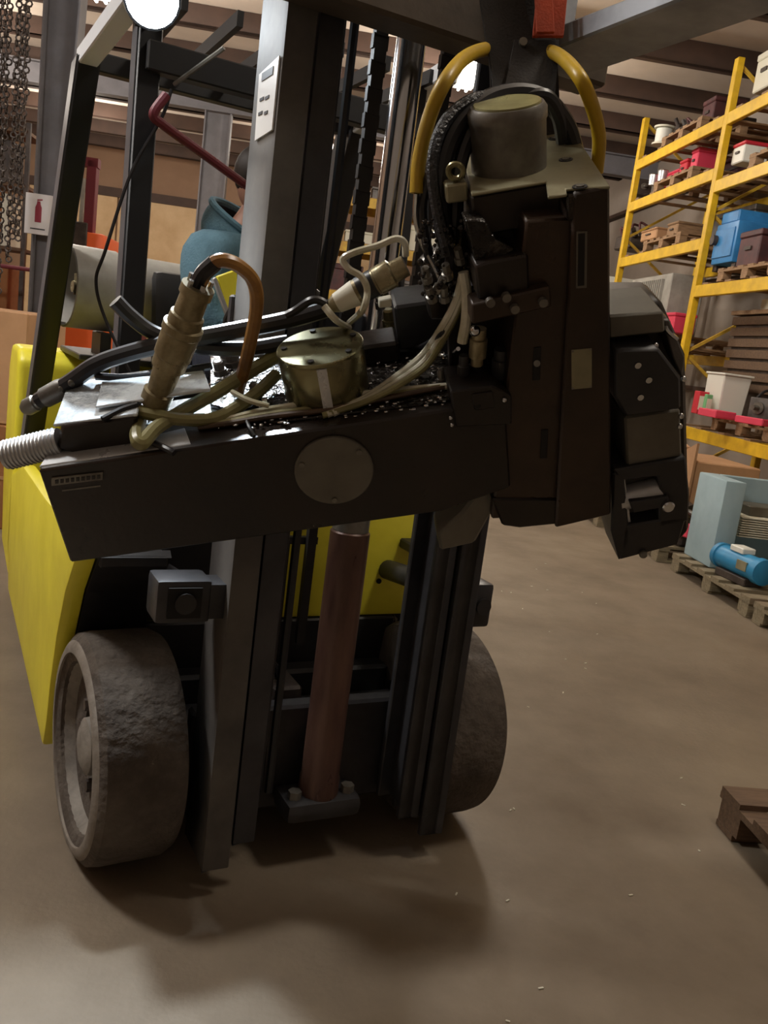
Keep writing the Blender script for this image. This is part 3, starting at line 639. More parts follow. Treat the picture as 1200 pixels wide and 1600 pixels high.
# --- hoses over the head
stube('yellow_hose', [sf(651, 302, .16), sf(655, 250, .18), sf(672, 180, .20), sf(700, 120, .22), sf(735, 85, YH*.72), sf(780, 74, YH), sf(830, 75, YH), sf(872, 86, YH*.78), sf(905, 120, .27), sf(925, 165, .27), sf(936, 215, .27), sf(932, 270, .27)], .0125, 'hose_yellow', n=16)
stube('steel_pipe', [sf(651, 302, .16), sf(650, 340, .16), sf(660, 380, .15), sf(678, 415, .13), sf(690, 440, .12)], .0055, 'chrome', n=8)
stube('black_hose', [sf(702, 400, .10), sf(690, 340, .12), sf(690, 270, .14), sf(706, 215, .17), sf(735, 175, .20), sf(770, 152, .23), sf(815, 145, .25), sf(855, 158, .26), sf(885, 195, .27), sf(900, 240, .27)], .016, 'hose_black')
stube('ribbed_hose', [sf(698, 385, .09), sf(684, 330, .11), sf(676, 270, .13), sf(682, 220, .15), sf(704, 180, .18), sf(740, 155, .21), sf(775, 150, .24)], .0105, 'hose_ribbed')
stube('black_hose', [sf(705, 420, .11), sf(712, 340, .13), sf(716, 270, .15), sf(735, 210, .18), sf(765, 170, .21), sf(800, 158, .24), sf(850, 150, .25), sf(872, 180, .26), sf(880, 220, .27)], .013, 'hose_black')
stube('black_hose', [sf(672, 410, .14), sf(665, 370, .15), sf(662, 320, .16), sf(672, 270, .16)], .009, 'hose_black')
MB().torus(sf(712, 268, .10), V((.3, 1, .1)), .012, .005, 18, 8).build('lifting_eye', 'olive_steel', sl)
MB().box(*(lambda q: (q.x-.018, q.x+.018, q.y-.01, q.y+.03, q.z-.03, q.z+.0))(sf(712, 285, .10))).build('eye_block', 'olive_plate', sl, bevel=.003)
sprism('back_rib', [(660, 420), (672, 500), (735, 500), (735, 320), (705, 380)], .13, .06, 'oily_black', bevel=.004)
rnd = random.Random(5); gd = MB()
for _ in range(120):
    q = sf(rnd.uniform(655, 760), rnd.uniform(340, 470), .07+rnd.uniform(0, .05)); s_ = rnd.uniform(.002, .006); gd.sphere(q, (s_, s_*1.5, s_), 6, 4)
o = gd.build('grease_clumps', 'grime', sl); o['kind'] = 'stuff'
for (a, b) in ((668, 440), (683, 455), (700, 435), (720, 410), (695, 470), (676, 470)):
    MB().lathe([(0, .010), (.012, .010), (.013, .007), (.03, .007)], sf(a, b, .09), V((rnd.uniform(-.5, .5), -.3, 1)), 8).build('pipe_fitting', 'dull_steel', sl)

#=STRAPS
def wS(p): return SO+SX*p.x+SY*p.y+SZ*p.z
def ribbon(name, label, cat, path, wvec, w, th, mat, n=8):
    P = spline(path, n); m = MB(); wv = V(wvec).normalized(); vs = []; fs = []
    for i, p in enumerate(P):
        d = (P[min(i+1, len(P)-1)]-P[max(i-1, 0)]).normalized(); t = d.cross(wv).normalized(); ww = w[0]+(w[1]-w[0])*i/(len(P)-1) if isinstance(w, tuple) else w
        vs += [p-wv*ww/2-t*th/2, p+wv*ww/2-t*th/2, p+wv*ww/2+t*th/2, p-wv*ww/2+t*th/2]
    for i in range(len(P)-1):
        a = i*4
        for k in range(4): fs.append((a+k, a+(k+1) % 4, a+4+(k+1) % 4, a+4+k))
    fs += [(3, 2, 1, 0), tuple(len(vs)-4+k for k in range(4))]
    m.add(vs, fs); return m, name, mat, label, cat
def at_depth(x, y, d): return CAM+ray(x, y)*d
wv = RGT.copy()
stp = empty('lifting_strap', 'thick black lifting sling from the fork down to the column head', 'strap', at_depth(815, 60, 1.75))
org = at_depth(815, 60, 1.75)
def strap_part(name, pts, w, th, mat):
    m = ribbon(name, '', '', [p-org for p in pts], wv, w, th, mat)[0]; return m.build(name, mat, stp, bevel=.001)
strap_part('webbing', [at_depth(800, -120, 1.66), at_depth(803, -20, 1.66), at_depth(812, 40, 1.66), at_depth(818, 110, 1.65), at_depth(820, 165, 1.63), at_depth(822, 215, 1.62)], .13, .010, 'strap_black')
strap_part('webbing', [at_depth(778, -120, 1.64), at_depth(782, -20, 1.64), at_depth(792, 40, 1.638), at_depth(806, 100, 1.63), at_depth(815, 160, 1.61)], (.075, .105), .008, 'strap_black')
strap_part('webbing', [at_depth(838, 64, 1.635), at_depth(832, 110, 1.62), at_depth(824, 165, 1.595)], (.085, .10), .008, 'strap_black')
q = at_depth(817, 67, 1.628)-org; MB().cyl(q, q-FWD*.006, .008, n=10).build('grommet', 'dull_steel', stp)
org = at_depth(860, 20, 1.74)
ostp = empty('orange_sling', 'orange webbing sling hooked over the fork beside the black sling', 'strap', org)
stp = ostp
strap_part('webbing', [at_depth(866, -120, 1.625), at_depth(864, -30, 1.625), at_depth(860, 15, 1.622), at_depth(856, 58, 1.62)], .058, .008, 'strap_orange')
strap_part('webbing', [at_depth(850, -120, 1.61), at_depth(848, -30, 1.61), at_depth(850, 10, 1.608), at_depth(852, 52, 1.606)], .033, .007, 'strap_orange')

#=PERSON
# ------------------------------------------------------------------ operator
def skin_mesh(name, pts, edges, rad, mat, parent, sub_=2, root=0):
    me = bpy.data.meshes.new(name); me.from_pydata([tuple(p) for p in pts], edges, [])
    o = bpy.data.objects.new(name, me); COL.objects.link(o)
    sk = o.modifiers.new('skin', 'SKIN'); sk.use_smooth_shade = True
    for i, r in enumerate(rad):
        rr = r if hasattr(r, '__len__') else (r, r); me.skin_vertices[0].data[i].radius = rr
        me.skin_vertices[0].data[i].use_root = (i == root)
    ss = o.modifiers.new('sub', 'SUBSURF'); ss.levels = sub_; ss.render_levels = sub_
    bpy.context.view_layer.update()
    ev = o.evaluated_get(bpy.context.evaluated_depsgraph_get()); nm = bpy.data.meshes.new_from_object(ev)
    o.modifiers.clear(); o.data = nm; bpy.data.meshes.remove(me); nm.name = name
    nm.materials.clear(); nm.materials.append(MATS[mat]); nm.polygons.foreach_set('use_smooth', [True]*len(nm.polygons))
    o.parent = parent; return o
# person frame: origin on the seat, -y faces forward
PZ = 1.155
pr = empty('person', 'person in a blue-grey hooded sweatshirt sitting at the forklift controls', 'person', FO+XF*(.03)+YF*1.10+V((0, 0, PZ)), FA+R(38))
bp = [(0, .05, .10), (0, .07, .26), (0, .08, .42), (0, .07, .50), (0, .03, .58), (0, .0, .66),           # 0 pelvis .. 4 neck, 5 head base
      (-.10, .0, .08), (-.13, -.40, .09), (-.13, -.46, -.33), (-.13, -.58, -.38), (.10, .0, .08), (.13, -.40, .09), (.13, -.46, -.33), (.13, -.58, -.38),
      (-.205, .05, .43), (-.275, -.03, .19), (-.16, -.31, .17), (-.13, -.38, .17), (.205, .05, .43), (.275, -.03, .19), (.16, -.31, .17), (.13, -.38, .17)]
_lr = Matrix.Rotation(R(-34), 3, 'Z')
for i_ in list(range(6, 14)):
    x_, y_, z_ = bp[i_]; dz_ = {8: -.09, 9: -.13, 12: -.09, 13: -.13}.get(i_, 0); q_ = _lr @ V((x_, y_, z_)); bp[i_] = (q_.x, q_.y, q_.z+dz_)
be = [(0, 1), (1, 2), (2, 3), (3, 4), (4, 5), (0, 6), (6, 7), (7, 8), (8, 9), (0, 10), (10, 11), (11, 12), (12, 13), (2, 14), (14, 15), (15, 16), (16, 17), (2, 18), (18, 19), (19, 20), (20, 21)]
brr = [(.15, .11), (.15, .10), (.16, .105), .075, .052, .05, .085, .068, .048, .042, .085, .068, .048, .042, .062, .046, .035, .026, .062, .046, .035, .026]
skin_mesh('body', bp, be, brr, 'skin', pr)
hp = [bp[0], bp[1], bp[2], bp[3], bp[14], bp[15], bp[16], bp[18], bp[19], bp[20], (-.10, .0, .09), (.10, .0, .09)]
skin_mesh('hoodie', hp, [(0, 1), (1, 2), (2, 3), (2, 4), (4, 5), (5, 6), (2, 7), (7, 8), (8, 9)], [(.185, .15), (.19, .14), (.215, .15), (.10, .10), .112, .088, .055, .112, .088, .055, .1, .1], 'hoodie', pr)
skin_mesh('trousers', [bp[0]]+bp[6:10]+bp[10:14], [(0, 1), (1, 2), (2, 3), (3, 4), (0, 5), (5, 6), (6, 7), (7, 8)], [(.165, .125), .10, .082, .066, .058, .10, .082, .066, .058], 'jeans', pr)
# hood lying open behind the neck
def hood_shell(k0, name, mat):
    vs, fs = [], []; NA, NP = 26, 7
    for i in range(NA+1):
        a = R(-150+300*i/NA); ca, sa = math.cos(a), math.sin(a); back = (1+ca)/2      # a = 0 is straight back
        for j in range(NP+1):
            t = j/NP
            rr_ = (.150-.030*t+.055*back*math.sin(math.pi*t*.8))*k0; zz_ = .45+(.05+.13*back)*t-.03*(1-back)
            vs.append((rr_*sa*.95, .035+rr_*ca*.95, zz_))
    for i in range(NA):
        for j in range(NP): fs.append((i*(NP+1)+j, (i+1)*(NP+1)+j, (i+1)*(NP+1)+j+1, i*(NP+1)+j+1))
    m = MB().add(vs, fs)
    rim = [V(vs[i*(NP+1)+NP]) for i in range(NA+1)]
    if k0 == 1.0: m.tube(rim, .013, 8)
    return m.build(name, mat, pr)
hood_shell(1.0, 'hood', 'hoodie'); hood_shell(.95, 'hood_inside', 'hood_dark')  # second shell is the darker inside of the hood
hm = Matrix.Rotation(R(30), 3, 'Z')
hc_ = V((0, -.005, .70))
MB().sphere(hc_, (.076, .096, .118), 24, 18, hm).sphere(hc_+hm @ V((0, -.03, -.055)), (.058, .062, .065), 18, 12, hm).build('head', 'skin', pr)
MB().sphere(hc_+hm @ V((0, -.098, -.012)), (.014, .02, .024), 10, 8, hm).build('nose', 'skin', pr)
for s in (-1, 1):
    MB().sphere(hc_+hm @ V((.077*s, .01, -.01)), (.010, .02, .032), 10, 8, hm).build('ear', 'skin', pr)
    MB().sphere(hc_+hm @ V((.031*s, -.083, .014)), .012, 10, 8).build('eye', 'white_plastic', pr)
    MB().sphere(hc_+hm @ V((.031*s, -.093, .014)), .005, 8, 6).build('iris', 'dark_void', pr)
MB().sphere(hc_+hm @ V((0, -.086, -.066)), (.024, .012, .007), 10, 6, hm).build('mouth', 'red_dark', pr)
MB().sphere(hc_+hm @ V((0, .012, .025)), (.083, .097, .105), 22, 14, hm).build('hair', 'hair', pr)
for s in (-1, 1):                                             # hands on the wheel: palm and five fingers each
    w0 = V(bp[17 if s < 0 else 21]); hn = MB(); d0 = V((-.02*s, -.9, .1)).normalized()
    hn.sphere(w0+d0*.04, (.04, .05, .018), 12, 8)
    for f_, (ox, ln) in enumerate(((-.03, .055), (-.010, .065), (.010, .068), (.028, .060))):
        b0 = w0+d0*.075+V((ox, 0, .005)); hn.tube(spline([b0-d0*.02, b0+d0*ln*.45+V((0, 0, .008)), b0+d0*ln*.8+V((0, 0, -.012)), b0+d0*ln*.7+V((0, 0, -.035))], 4), .0085, 8)
    b0 = w0+d0*.035+V((-.036*s*-1, 0, 0)); hn.tube(spline([b0, b0+V((.022*s*-1*-1, -.02, -.01)), b0+V((.012*s, -.045, -.025))], 4), .010, 8)
    hn.build('hand', 'skin', pr)
    fp = V(bp[9 if s < 0 else 13]); MB().sphere(fp+_lr @ V((0, -.05, -.02)), (.045, .12, .045), 14, 9, _lr).build('boot', 'strap_black', pr)
# yellow panel with a pale edge beside the operator
vs_ = MB().prism([ly(338, 432, .78), ly(371, 420, .78), ly(370, 500, .78), ly(360, 498, .78)], (0, .02, 0)).build('yellow_panel', 'yellow', fk, bevel=.004)
MB().prism([ly(332, 436, .775), ly(338, 432, .775), ly(364, 500, .775), ly(362, 506, .775), ly(356, 500, .775)], (0, .02, 0)).build('plate_edge', 'polish_steel', vs_, bevel=.003)

#=RACK
# ------------------------------------------------------------------ pallet rack along the right wall
RX = 4.0; RD = 1.05
rk = bthing('pallet_rack', 'tall yellow pallet racking full of machine parts along the right wall', 'rack', RX, 0, 0)
UPY = (4.15, 6.60, 9.05, 11.50)
for y in UPY:
    for x in (0, RD):
        p = MB().box(x-.035, x+.035, y-.045, y+.045, 0, 4.62).build('upright', 'rack_yellow', rk, bevel=.004)
        MB().box(x-.06, x+.06, y-.07, y+.07, 0, .012).build('foot_plate', 'rack_yellow', p)
    zz = .25; up_ = True
    while zz < 4.3:
        a, b = ((0, y, zz), (RD, y, zz+.72)) if up_ else ((RD, y, zz), (0, y, zz+.72))
        MB().bar(a, b, .03, .03, V((0, 1, 0))).build('brace', 'rack_yellow_dirty', rk); zz += .72; up_ = not up_
LEV = {0: (1.70, 2.82, 3.52, 4.04), 1: (.89, 2.33, 3.38, 4.04), 2: (.89, 2.33, 3.38, 4.04)}
BAY = {0: (9.05, 11.50), 1: (6.60, 9.05), 2: (4.15, 6.60)}
for b, lv in LEV.items():
    y0, y1 = BAY[b]
    for z in lv:
        for x in (-.01, RD+.01):
            MB().box(x-.025, x+.025, y0+.045, y1-.045, z-.065, z+.055).build('beam', 'rack_yellow', rk, bevel=.005)
        for k in range(5):
            yy = y0+.25+k*(y1-y0-.5)/4; MB().box(-.03, RD+.03, yy-.06, yy+.06, z+.056, z+.074).build('deck_board', 'wood', rk, smooth=False)
DK = .076
# ---- pallets
PMESH = {}
def pallet_mesh(key, size, mat):
    k = (key, mat)
    if k not in PMESH:
        o = MB().box(-size[0]/2, size[0]/2, -size[1]/2, size[1]/2, 0, size[2]).build(key, mat, None, smooth=False); PMESH[k] = o.data; bpy.data.objects.remove(o)
    return PMESH[k]
PH = .13
def pallet(label, x, y, z, mat='wood', rot=0.0, group='wooden pallets', w=1.0, d=1.1):
    t = bthing('wooden_pallet', label, 'pallet', x, y, z, rot, group)
    def piece(nm, sz, loc):
        me = pallet_mesh(f'{nm}', sz, mat) if (w, d) == (1.0, 1.1) else pallet_mesh(f'{nm}{w}', sz, mat)
        o = bpy.data.objects.new(nm, me); COL.objects.link(o); o.parent = t; o.location = loc
    for k in range(6): piece('top_board', (w, .115, .018), (0, -d/2+.06+k*(d-.12)/5, .112))
    for k in range(3):
        piece('stringer', (.09, d, .02), (-w/2+.045+k*(w-.09)/2, 0, .0915))
        for j in range(3): piece('block', (.085, .12, .07), (-w/2+.0455+k*(w-.092)/2, -d/2+.07+j*(d-.14)/2, .0212))
    for k in range(3): piece('bottom_board', (w, .10, .018), (0, -d/2+.06+k*(d-.12)/2, .003))
    return t
for lb, x, y, z in (('wooden pallet on the top shelf of the far rack bay', .54, 10.3, 4.04), ('wooden pallet on the top shelf of the nearer rack bay', .54, 7.8, 4.04),
                    ('wooden pallet under the red cases on the rack', .54, 10.3, 3.52), ('wooden pallet one shelf above the blue machine', .54, 7.9, 3.38),
                    ('wooden pallet under the tangled dark parts on the far bay', .54, 10.3, 2.82), ('wooden pallet under the blue machine', .54, 8.1, 2.33),
                    ('wooden pallet under the white bin and red binders', .54, 7.6, .89), ('wooden pallet under the grey finned unit', .54, 10.3, 1.70)):
    pallet(lb, RX+x-.03, y, z+DK)
PT = DK+PH+.001
def rthing(name, label, cat, px_, py_, X, zlev, rot=0.0, group=None, onp=True):
    q = bX(px_, py_, X); return bthing(name, label, cat, X, q.y, zlev+(PT if onp else DK)+.0005, rot, group)
def put(t, X, Y, Z): t.location = XB*X+YB*Y+V((0, 0, Z+PT+.0005)); return t
# goods ---------------------------------------------------------------
def case(name, label, cat, px_, py_, X, zl, s, mat, rot=0.0, lidmat=None, onp=True, dz=0.0, tilt=0.0, group=None):
    t = rthing(name, label, cat, px_, py_, X, zl+dz, rot, group, onp)
    MB().box(-s[0]/2, s[0]/2, -s[1]/2, s[1]/2, 0, s[2]*.82).build('body', mat, t, bevel=.01)
    MB().box(-s[0]/2-.008, s[0]/2+.008, -s[1]/2-.008, s[1]/2+.008, s[2]*.82, s[2]).build('lid', lidmat or mat, t, bevel=.01)
    MB().box(-s[0]/2-.016, -s[0]/2-.001, -s[1]*.15, s[1]*.15, s[2]*.45, s[2]*.55).build('handle', 'junk_dark', t)
    if tilt: t.rotation_euler = (tilt, 0, t.rotation_euler[2])
    return t
def gear_motor(name, label, cat, px_, py_, X, zl, s=1.0, rot=0.0, m1='junk_dark', m2='junk_grey', onp=True, group=None):
    t = rthing(name, label, cat, px_, py_, X, zl, rot, group, onp)
    MB().box(-.16*s, .16*s, -.14*s, .14*s, 0, .04*s).box(-.13*s, .13*s, -.12*s, .12*s, .04*s, .26*s).build('gearbox', m1, t, bevel=.012*s, seg=2)
    MB().lathe([(0, .09*s), (.03*s, .11*s), (.26*s, .11*s), (.28*s, .09*s), (.30*s, .05*s)], (0, .12*s, .16*s), (0, 1, .05), 20).build('motor', m2, t)
    for k in range(7): MB().lathe([(0, .10*s), (0, .122*s), (.008*s, .122*s), (.008*s, .10*s)], (0, .16*s+k*.03*s, .162*s), (0, 1, .05), 20).build('fin', m2, t)
    MB().cyl((-.02*s, -.12*s, .16*s), (-.02*s, -.24*s, .16*s), .025*s, n=12).lathe([(0, .06*s), (.02*s, .06*s)], (-.02*s, -.125*s, .16*s), (0, -1, 0), 16).build('shaft', 'dull_steel', t)
    MB().tube(spline([(0, .25*s, .26*s), (-.06*s, .22*s, .33*s), (-.12*s, .1*s, .33*s), (-.15*s, -.02*s, .22*s)]), .014*s, 8).build('cable', 'hose_black', t)
    return t
def tangle(name, label, cat, px_, py_, X, zl, s, mats, seed, onp=True, group=None):
    t = rthing(name, label, cat, px_, py_, X, zl, 0, group, onp); rr = random.Random(seed)
    MB().prism([(-.18*s, -.3*s, 0), (.18*s, -.3*s, 0), (.16*s, -.24*s, .16*s), (-.14*s, -.22*s, .2*s)], (0, .56*s, .02)).build('base_casting', mats[0], t, bevel=.02*s)
    for k in range(9):
        a = V((rr.uniform(-.15, .12)*s, rr.uniform(-.26, .26)*s, rr.uniform(.14, .24)*s)); b = a+V((rr.uniform(-.15, .15)*s, rr.uniform(-.2, .2)*s, rr.uniform(.04, .2)*s))
        m = mats[k % len(mats)]
        if k % 3 == 0: MB().lathe([(0, .05*s), (.04*s, .05*s), (.045*s, .03*s), (.14*s, .03*s)], a, b-a, 14).build('flange', m, t)
        elif k % 3 == 1: MB().bar(a, b, .05*s, .03*s).build('bracket', m, t, bevel=.004)
        else: MB().tube(spline([a, (a+b)/2+V((-.05*s, .03*s, .08*s)), b]), .016*s, 8).build('pipe', m, t)
    return t
# top shelf
t = rthing('cable_spool', 'white spool on the top shelf of the far rack bay', 'spool', 1040, 195, 4.15, 4.04)
MB().lathe([(0, .13), (.02, .13), (.02, .06), (.20, .06), (.20, .13), (.22, .13)], (0, 0, 0), (0, 0, 1), 24).build('reel', 'cream', t); MB().lathe([(.03, .061), (.03, .10), (.19, .10), (.19, .061)], (0, 0, 0), (0, 0, 1), 20, closed=True).build('winding', 'white_plastic', t)
tangle('pump_parts', 'heap of dark pump parts beside the white spool on the top shelf', 'machine part', 1085, 175, 4.35, 4.04, .85, ('junk_dark', 'junk_grey', 'junk_maroon'), 1)
case('maroon_bin', 'dark maroon bin left of the rack upright on the top shelf', 'bin', 1135, 150, 4.4, 4.04, (.36, .3, .3), 'junk_maroon')
put(case('white_drum_box', 'pale box at the frame edge on the top shelf', 'box', 1215, 95, 4.3, 4.04, (.4, .36, .36), 'cream'), 4.3, 8.68, 4.04)
t = rthing('film_roll', 'grey roll of plastic film behind the rack upright on top', 'roll', 1150, 120, 4.85, 4.04); t.location = XB*4.86+YB*9.75+V((0, 0, 4.04+PT))
MB().lathe([(0, .03), (0, .10), (.40, .10), (.40, .03)], (0, 0, 0), (0, 0, 1), 20, closed=True).build('film', 'plastic_film', t); MB().lathe([(-.0, .025), (-.0, .03), (.42, .03), (.42, .025)], (0, 0, 0), (0, 0, 1), 16, closed=True).build('core', 'card', t)
# second shelf
case('red_case', 'long red case lying on the second rack shelf from the top', 'case', 1070, 248, 4.36, 3.52, (.3, .5, .16), 'red_pink')
case('red_case', 'upright red case closest to the rack upright', 'case', 1108, 232, 4.3, 3.52, (.3, .17, .27), 'red_pink')
case('red_case', 'small red case between the long and the upright one', 'case', 1091, 238, 4.3, 3.52, (.3, .2, .2), 'red')
for k, (a, lb) in enumerate(((1021, 'left shiny steel cup on the second shelf'), (1034, 'right shiny steel cup on the second shelf'))):
    t = rthing('steel_cup', lb, 'cup', a, 282, 4.06, 3.52, group='shiny cups on the rack'); MB().lathe([(0, .05), (.12, .06), (.125, .065), (.13, .055), (.02, .045)], (0, 0, 0), (0, 0, 1), 18).build('cup_body', 'polish_steel', t); MB().torus((0, 0, .125), (0, 0, 1), .058, .006, 18, 8).build('rim', 'chrome', t)
gear_motor('gear_motor', 'dark gear motor behind the steel cups', 'motor', 1003, 300, 4.2, 3.52, .7)
put(tangle('dark_castings', 'heap of dark castings above the blue machine', 'machine part', 1215, 235, 4.5, 3.38, 1.15, ('junk_dark', 'junk_dark', 'junk_grey'), 2), 4.55, 8.35, 3.38)
put(case('white_carton', 'white carton with red end on the shelf right of the upright', 'box', 1172, 255, 4.15, 3.38, (.26, .24, .2), 'white_plastic', lidmat='red'), 4.2, 8.84, 3.38)
# third shelf
tangle('tangled_parts', 'tangled dark and silver parts on the far bay third shelf', 'machine part', 992, 370, 4.25, 2.82, 1.0, ('junk_dark', 'dull_steel', 'junk_maroon'), 4)
case('open_carton', 'low tan carton beside the tangled parts', 'box', 1035, 385, 4.2, 2.82, (.4, .5, .13), 'card')
case('tan_crate', 'tan crate next to the rack upright on the third shelf', 'box', 1075, 365, 4.3, 2.82, (.4, .3, .17), 'wood')
t = rthing('blue_machine', 'bright blue machine unit on the pallet beside the rack upright', 'machine', 1130, 420, 4.25, 2.33); t.location = XB*4.25+YB*8.72+V((0, 0, 2.33+PT))
MB().box(-.2, .2, -.24, .22, .06, .46).build('cabinet', 'blue', t, bevel=.02, seg=2); MB().box(-.17, .17, -.14, .22, .46, .58).build('top_unit', 'blue', t, bevel=.015)
for a in (-.2, .2): MB().box(-.16, .16, a-.04, a+.04, 0, .06).build('foot', 'junk_dark', t, bevel=.004)
MB().box(-.212, -.199, -.20, .20, .12, .40).build('panel', 'blue', t, bevel=.004); MB().cyl((-.2, .16, .3), (-.26, .16, .3), .05, n=14).build('port', 'junk_dark', t)
put(case('maroon_motor_box', 'dark maroon box right of the blue machine', 'box', 1172, 408, 4.3, 2.33, (.42, .40, .33), 'junk_maroon'), 4.28, 8.22, 2.33)
put(gear_motor('gear_motor', 'large dark gear motor at the frame edge above the maroon box', 'motor', 1196, 385, 4.75, 2.33, 1.3, R(80)), 4.8, 7.72, 2.33)
# far bay lower shelf
t = bthing('white_panel', 'white panel standing beyond the far end of the yellow rack', 'board', 4.35, 12.3, 0)
MB().box(-.55, .45, -.02, .02, .05, 2.72).build('sheet', 'white_plastic', t, bevel=.004); MB().box(-.55, .45, -.03, .03, 0, .05).build('foot_rail', 'cream', t)  # plain white upright panel past the rack end
t = rthing('finned_unit', 'grey finned electrical unit in front of the white panel', 'electrical unit', 1042, 440, 4.25, 1.70)
MB().box(-.2, .2, -.62, .62, 0, .68).build('cabinet', 'tank_grey', t, bevel=.01)
for k in range(14): MB().box(-.235, -.2, -.42+k*.06, -.40+k*.06, .08, .62).build('fin', 'tank_grey', t)
case('pink_box', 'pinkish red box beside the yellow upright behind the turret', 'box', 1064, 495, 4.12, 1.70, (.25, .26, .22), 'red_pink', dz=.0)
# near bay between the two lower beams
t = rthing('steel_crate', 'brown wooden crate stack in shadow under the blue machine shelf', 'crate', 1160, 560, 4.72, .89); t.location = XB*4.72+YB*8.22+V((0, 0, .89+PT))
for k in range(7): MB().box(-.36, .36, -.62, .62, .27+k*.11, .35+k*.11).build('slat', 'wood_dark', t, smooth=False)
MB().box(-.33, .33, -.58, .58, .02, 1.02).build('contents', 'junk_dark', t); MB().box(-.38, .38, -.64, .64, 1.03, 1.07).build('lid', 'wood', t); MB().box(-.36, -.1, -.3, .1, 1.07, 1.17).build('carton', 'cream', t)
t = rthing('white_bin', 'white plastic bin on the low pallet', 'bin', 1128, 640, 4.10, .89)
MB().prism([(-.12, -.18, 0), (.12, -.18, 0), (.14, -.20, .40), (-.14, -.20, .40)], (0, .36, 0)).build('tub', 'white_plastic', t, bevel=.01); MB().box(-.15, .15, -.22, .18, .40, .42).build('rim', 'white_plastic', t, bevel=.005)
for lb, a, b, rz, sz, m, tl in (('red binder lying in front of the white bin', 1120, 645, 0, (.2, .36, .07), 'red_pink', 0), ('red binder standing left of the green card', 1092, 640, 0, (.1, .12, .22), 'red', 0), ('green card standing between red binder and bin', 1103, 642, 0, (.06, .06, .2), 'green_card', 0), ('pink stick lying tilted near the frame edge', 1175, 655, R(20), (.08, .3, .06), 'red_pink', 0)):
    t = rthing('binder' if 'binder' in lb else ('card_box' if 'card' in lb else 'pink_stick'), lb, 'binder' if 'binder' in lb else 'box', a, b, 3.62+.24*(1 if 'lying in front' in lb else 1.12), .89, rz)
    MB().box(-sz[0]/2, sz[0]/2, -sz[1]/2, sz[1]/2, 0, sz[2]).build('cover', m, t, bevel=.006); MB().box(-sz[0]/2+.006, sz[0]/2-.006, -sz[1]/2-.003, sz[1]/2+.003, sz[2]*.2, sz[2]*.8).build('pages', 'cream' if m != 'red_pink' else m, t)
case('cardboard_box', 'brown cardboard box in front of the white bin on the low shelf', 'box', 1096, 664, 4.16, .89, (.13, .22, .16), 'card_brown', lidmat='card_brown')
gear_motor('gear_motor', 'steel gear motor at the frame edge on the low shelf', 'motor', 1195, 660, 4.1, .89, .9, R(-60), 'junk_grey', 'dull_steel')
for nm, lb, ct, X, Y, Z, sz, m in (('darkening_crate', 'long dark crate added to darken the shelf behind the blue machine', 'crate', 4.90, 8.5, 2.33, (.2, .8, .5), 'junk_dark'),
        ('darkening_crate', 'dark crate added to darken the shelf behind the red cases', 'crate', 4.84, 10.3, 3.52, (.3, 1.5, .30), 'junk_maroon'),
        ('darkening_crate', 'dark crate added to darken the back above the blue machine', 'crate', 4.90, 7.45, 3.38, (.2, 1.2, .40), 'junk_dark'),
        ('darkening_crate', 'dark grey crate added to darken the back of the far top shelf', 'crate', 4.88, 10.95, 4.04, (.24, .8, .30), 'junk_dark'),
        ('darkening_crate', 'grey crate added to darken the back of the far third shelf', 'crate', 4.84, 10.1, 2.82, (.3, 1.2, .36), 'junk_grey')):
    put(case(nm, lb, ct, 1100, 300, X, Z, sz, m, group='crates added to darken the back of the rack'), X, Y, Z)  # crates added to make the background behind the goods darker
put(tangle('valve_parts', 'low heap of grey valve parts behind the steel cups', 'machine part', 1100, 300, 4.1, 3.52, .42, ('junk_grey', 'dull_steel', 'junk_dark'), 21), 4.5, 11.24, 3.52)
put(tangle('bracket_parts', 'dark bracket pile beside the pale box on the nearer top shelf', 'machine part', 1100, 300, 4.1, 4.04, .8, ('junk_dark', 'junk_maroon', 'dull_steel'), 22), 4.3, 7.95, 4.04)
# ---- on the floor before the rack
for k, (lb, x, y) in enumerate((('floor pallet under the pale blue cabinet', 3.38, 5.45), ('floor pallet beside the dark scrap behind the turret', 3.36, 6.80), ('farthest floor pallet behind the column foot', 3.30, 8.02), ('floor pallet nearest the camera by the rack', 3.38, 4.25))):
    pallet(lb, x, y, 0, 'wood_grey', group='floor pallets', w=1.02, d=1.15)
def fthing(name, label, cat, x, y, rot=0, z=PH+.001): return bthing(name, label, cat, x, y, z, rot)
t = fthing('pale_blue_cabinet', 'pale blue open cabinet standing on the floor pallet behind the blue motor', 'cabinet', 2.96, 5.62)
MB().box(0, .15, 0, .42, 0, .62).build('side_wall', 'pale_blue', t, bevel=.012, seg=2); MB().box(.15, 1.0, .37, .42, 0, .62).build('back_wall', 'pale_blue', t, bevel=.006)
MB().box(.95, 1.0, 0, .37, 0, .62).build('side_wall', 'pale_blue', t, bevel=.006); MB().box(.15, .95, .02, .37, 0, .03).build('bottom', 'pale_blue', t)
t2 = fthing('finned_cooler', 'cream finned cooler mounted inside the pale blue cabinet', 'cooler', 3.17, 5.62, 0, .36)
MB().box(0, .60, .10, .36, 0, .15).build('core', 'cream', t2, bevel=.006); MB().box(.06, .60, .12, .36, .15, .22).build('cap', 'grey_paint', t2, bevel=.006)
for k in range(9): MB().box(-.01, .60, .06, .10, .004+k*.0165, .012+k*.0165).build('fin', 'cream', t2)
for x in (.02, .5): MB().box(x, x+.05, .30, .369, -.04, 0).build('bracket', 'grey_paint', t2)
t = fthing('blue_motor', 'blue electric motor on the pallet before the pale cabinet', 'motor', 3.02, 5.28, R(8))
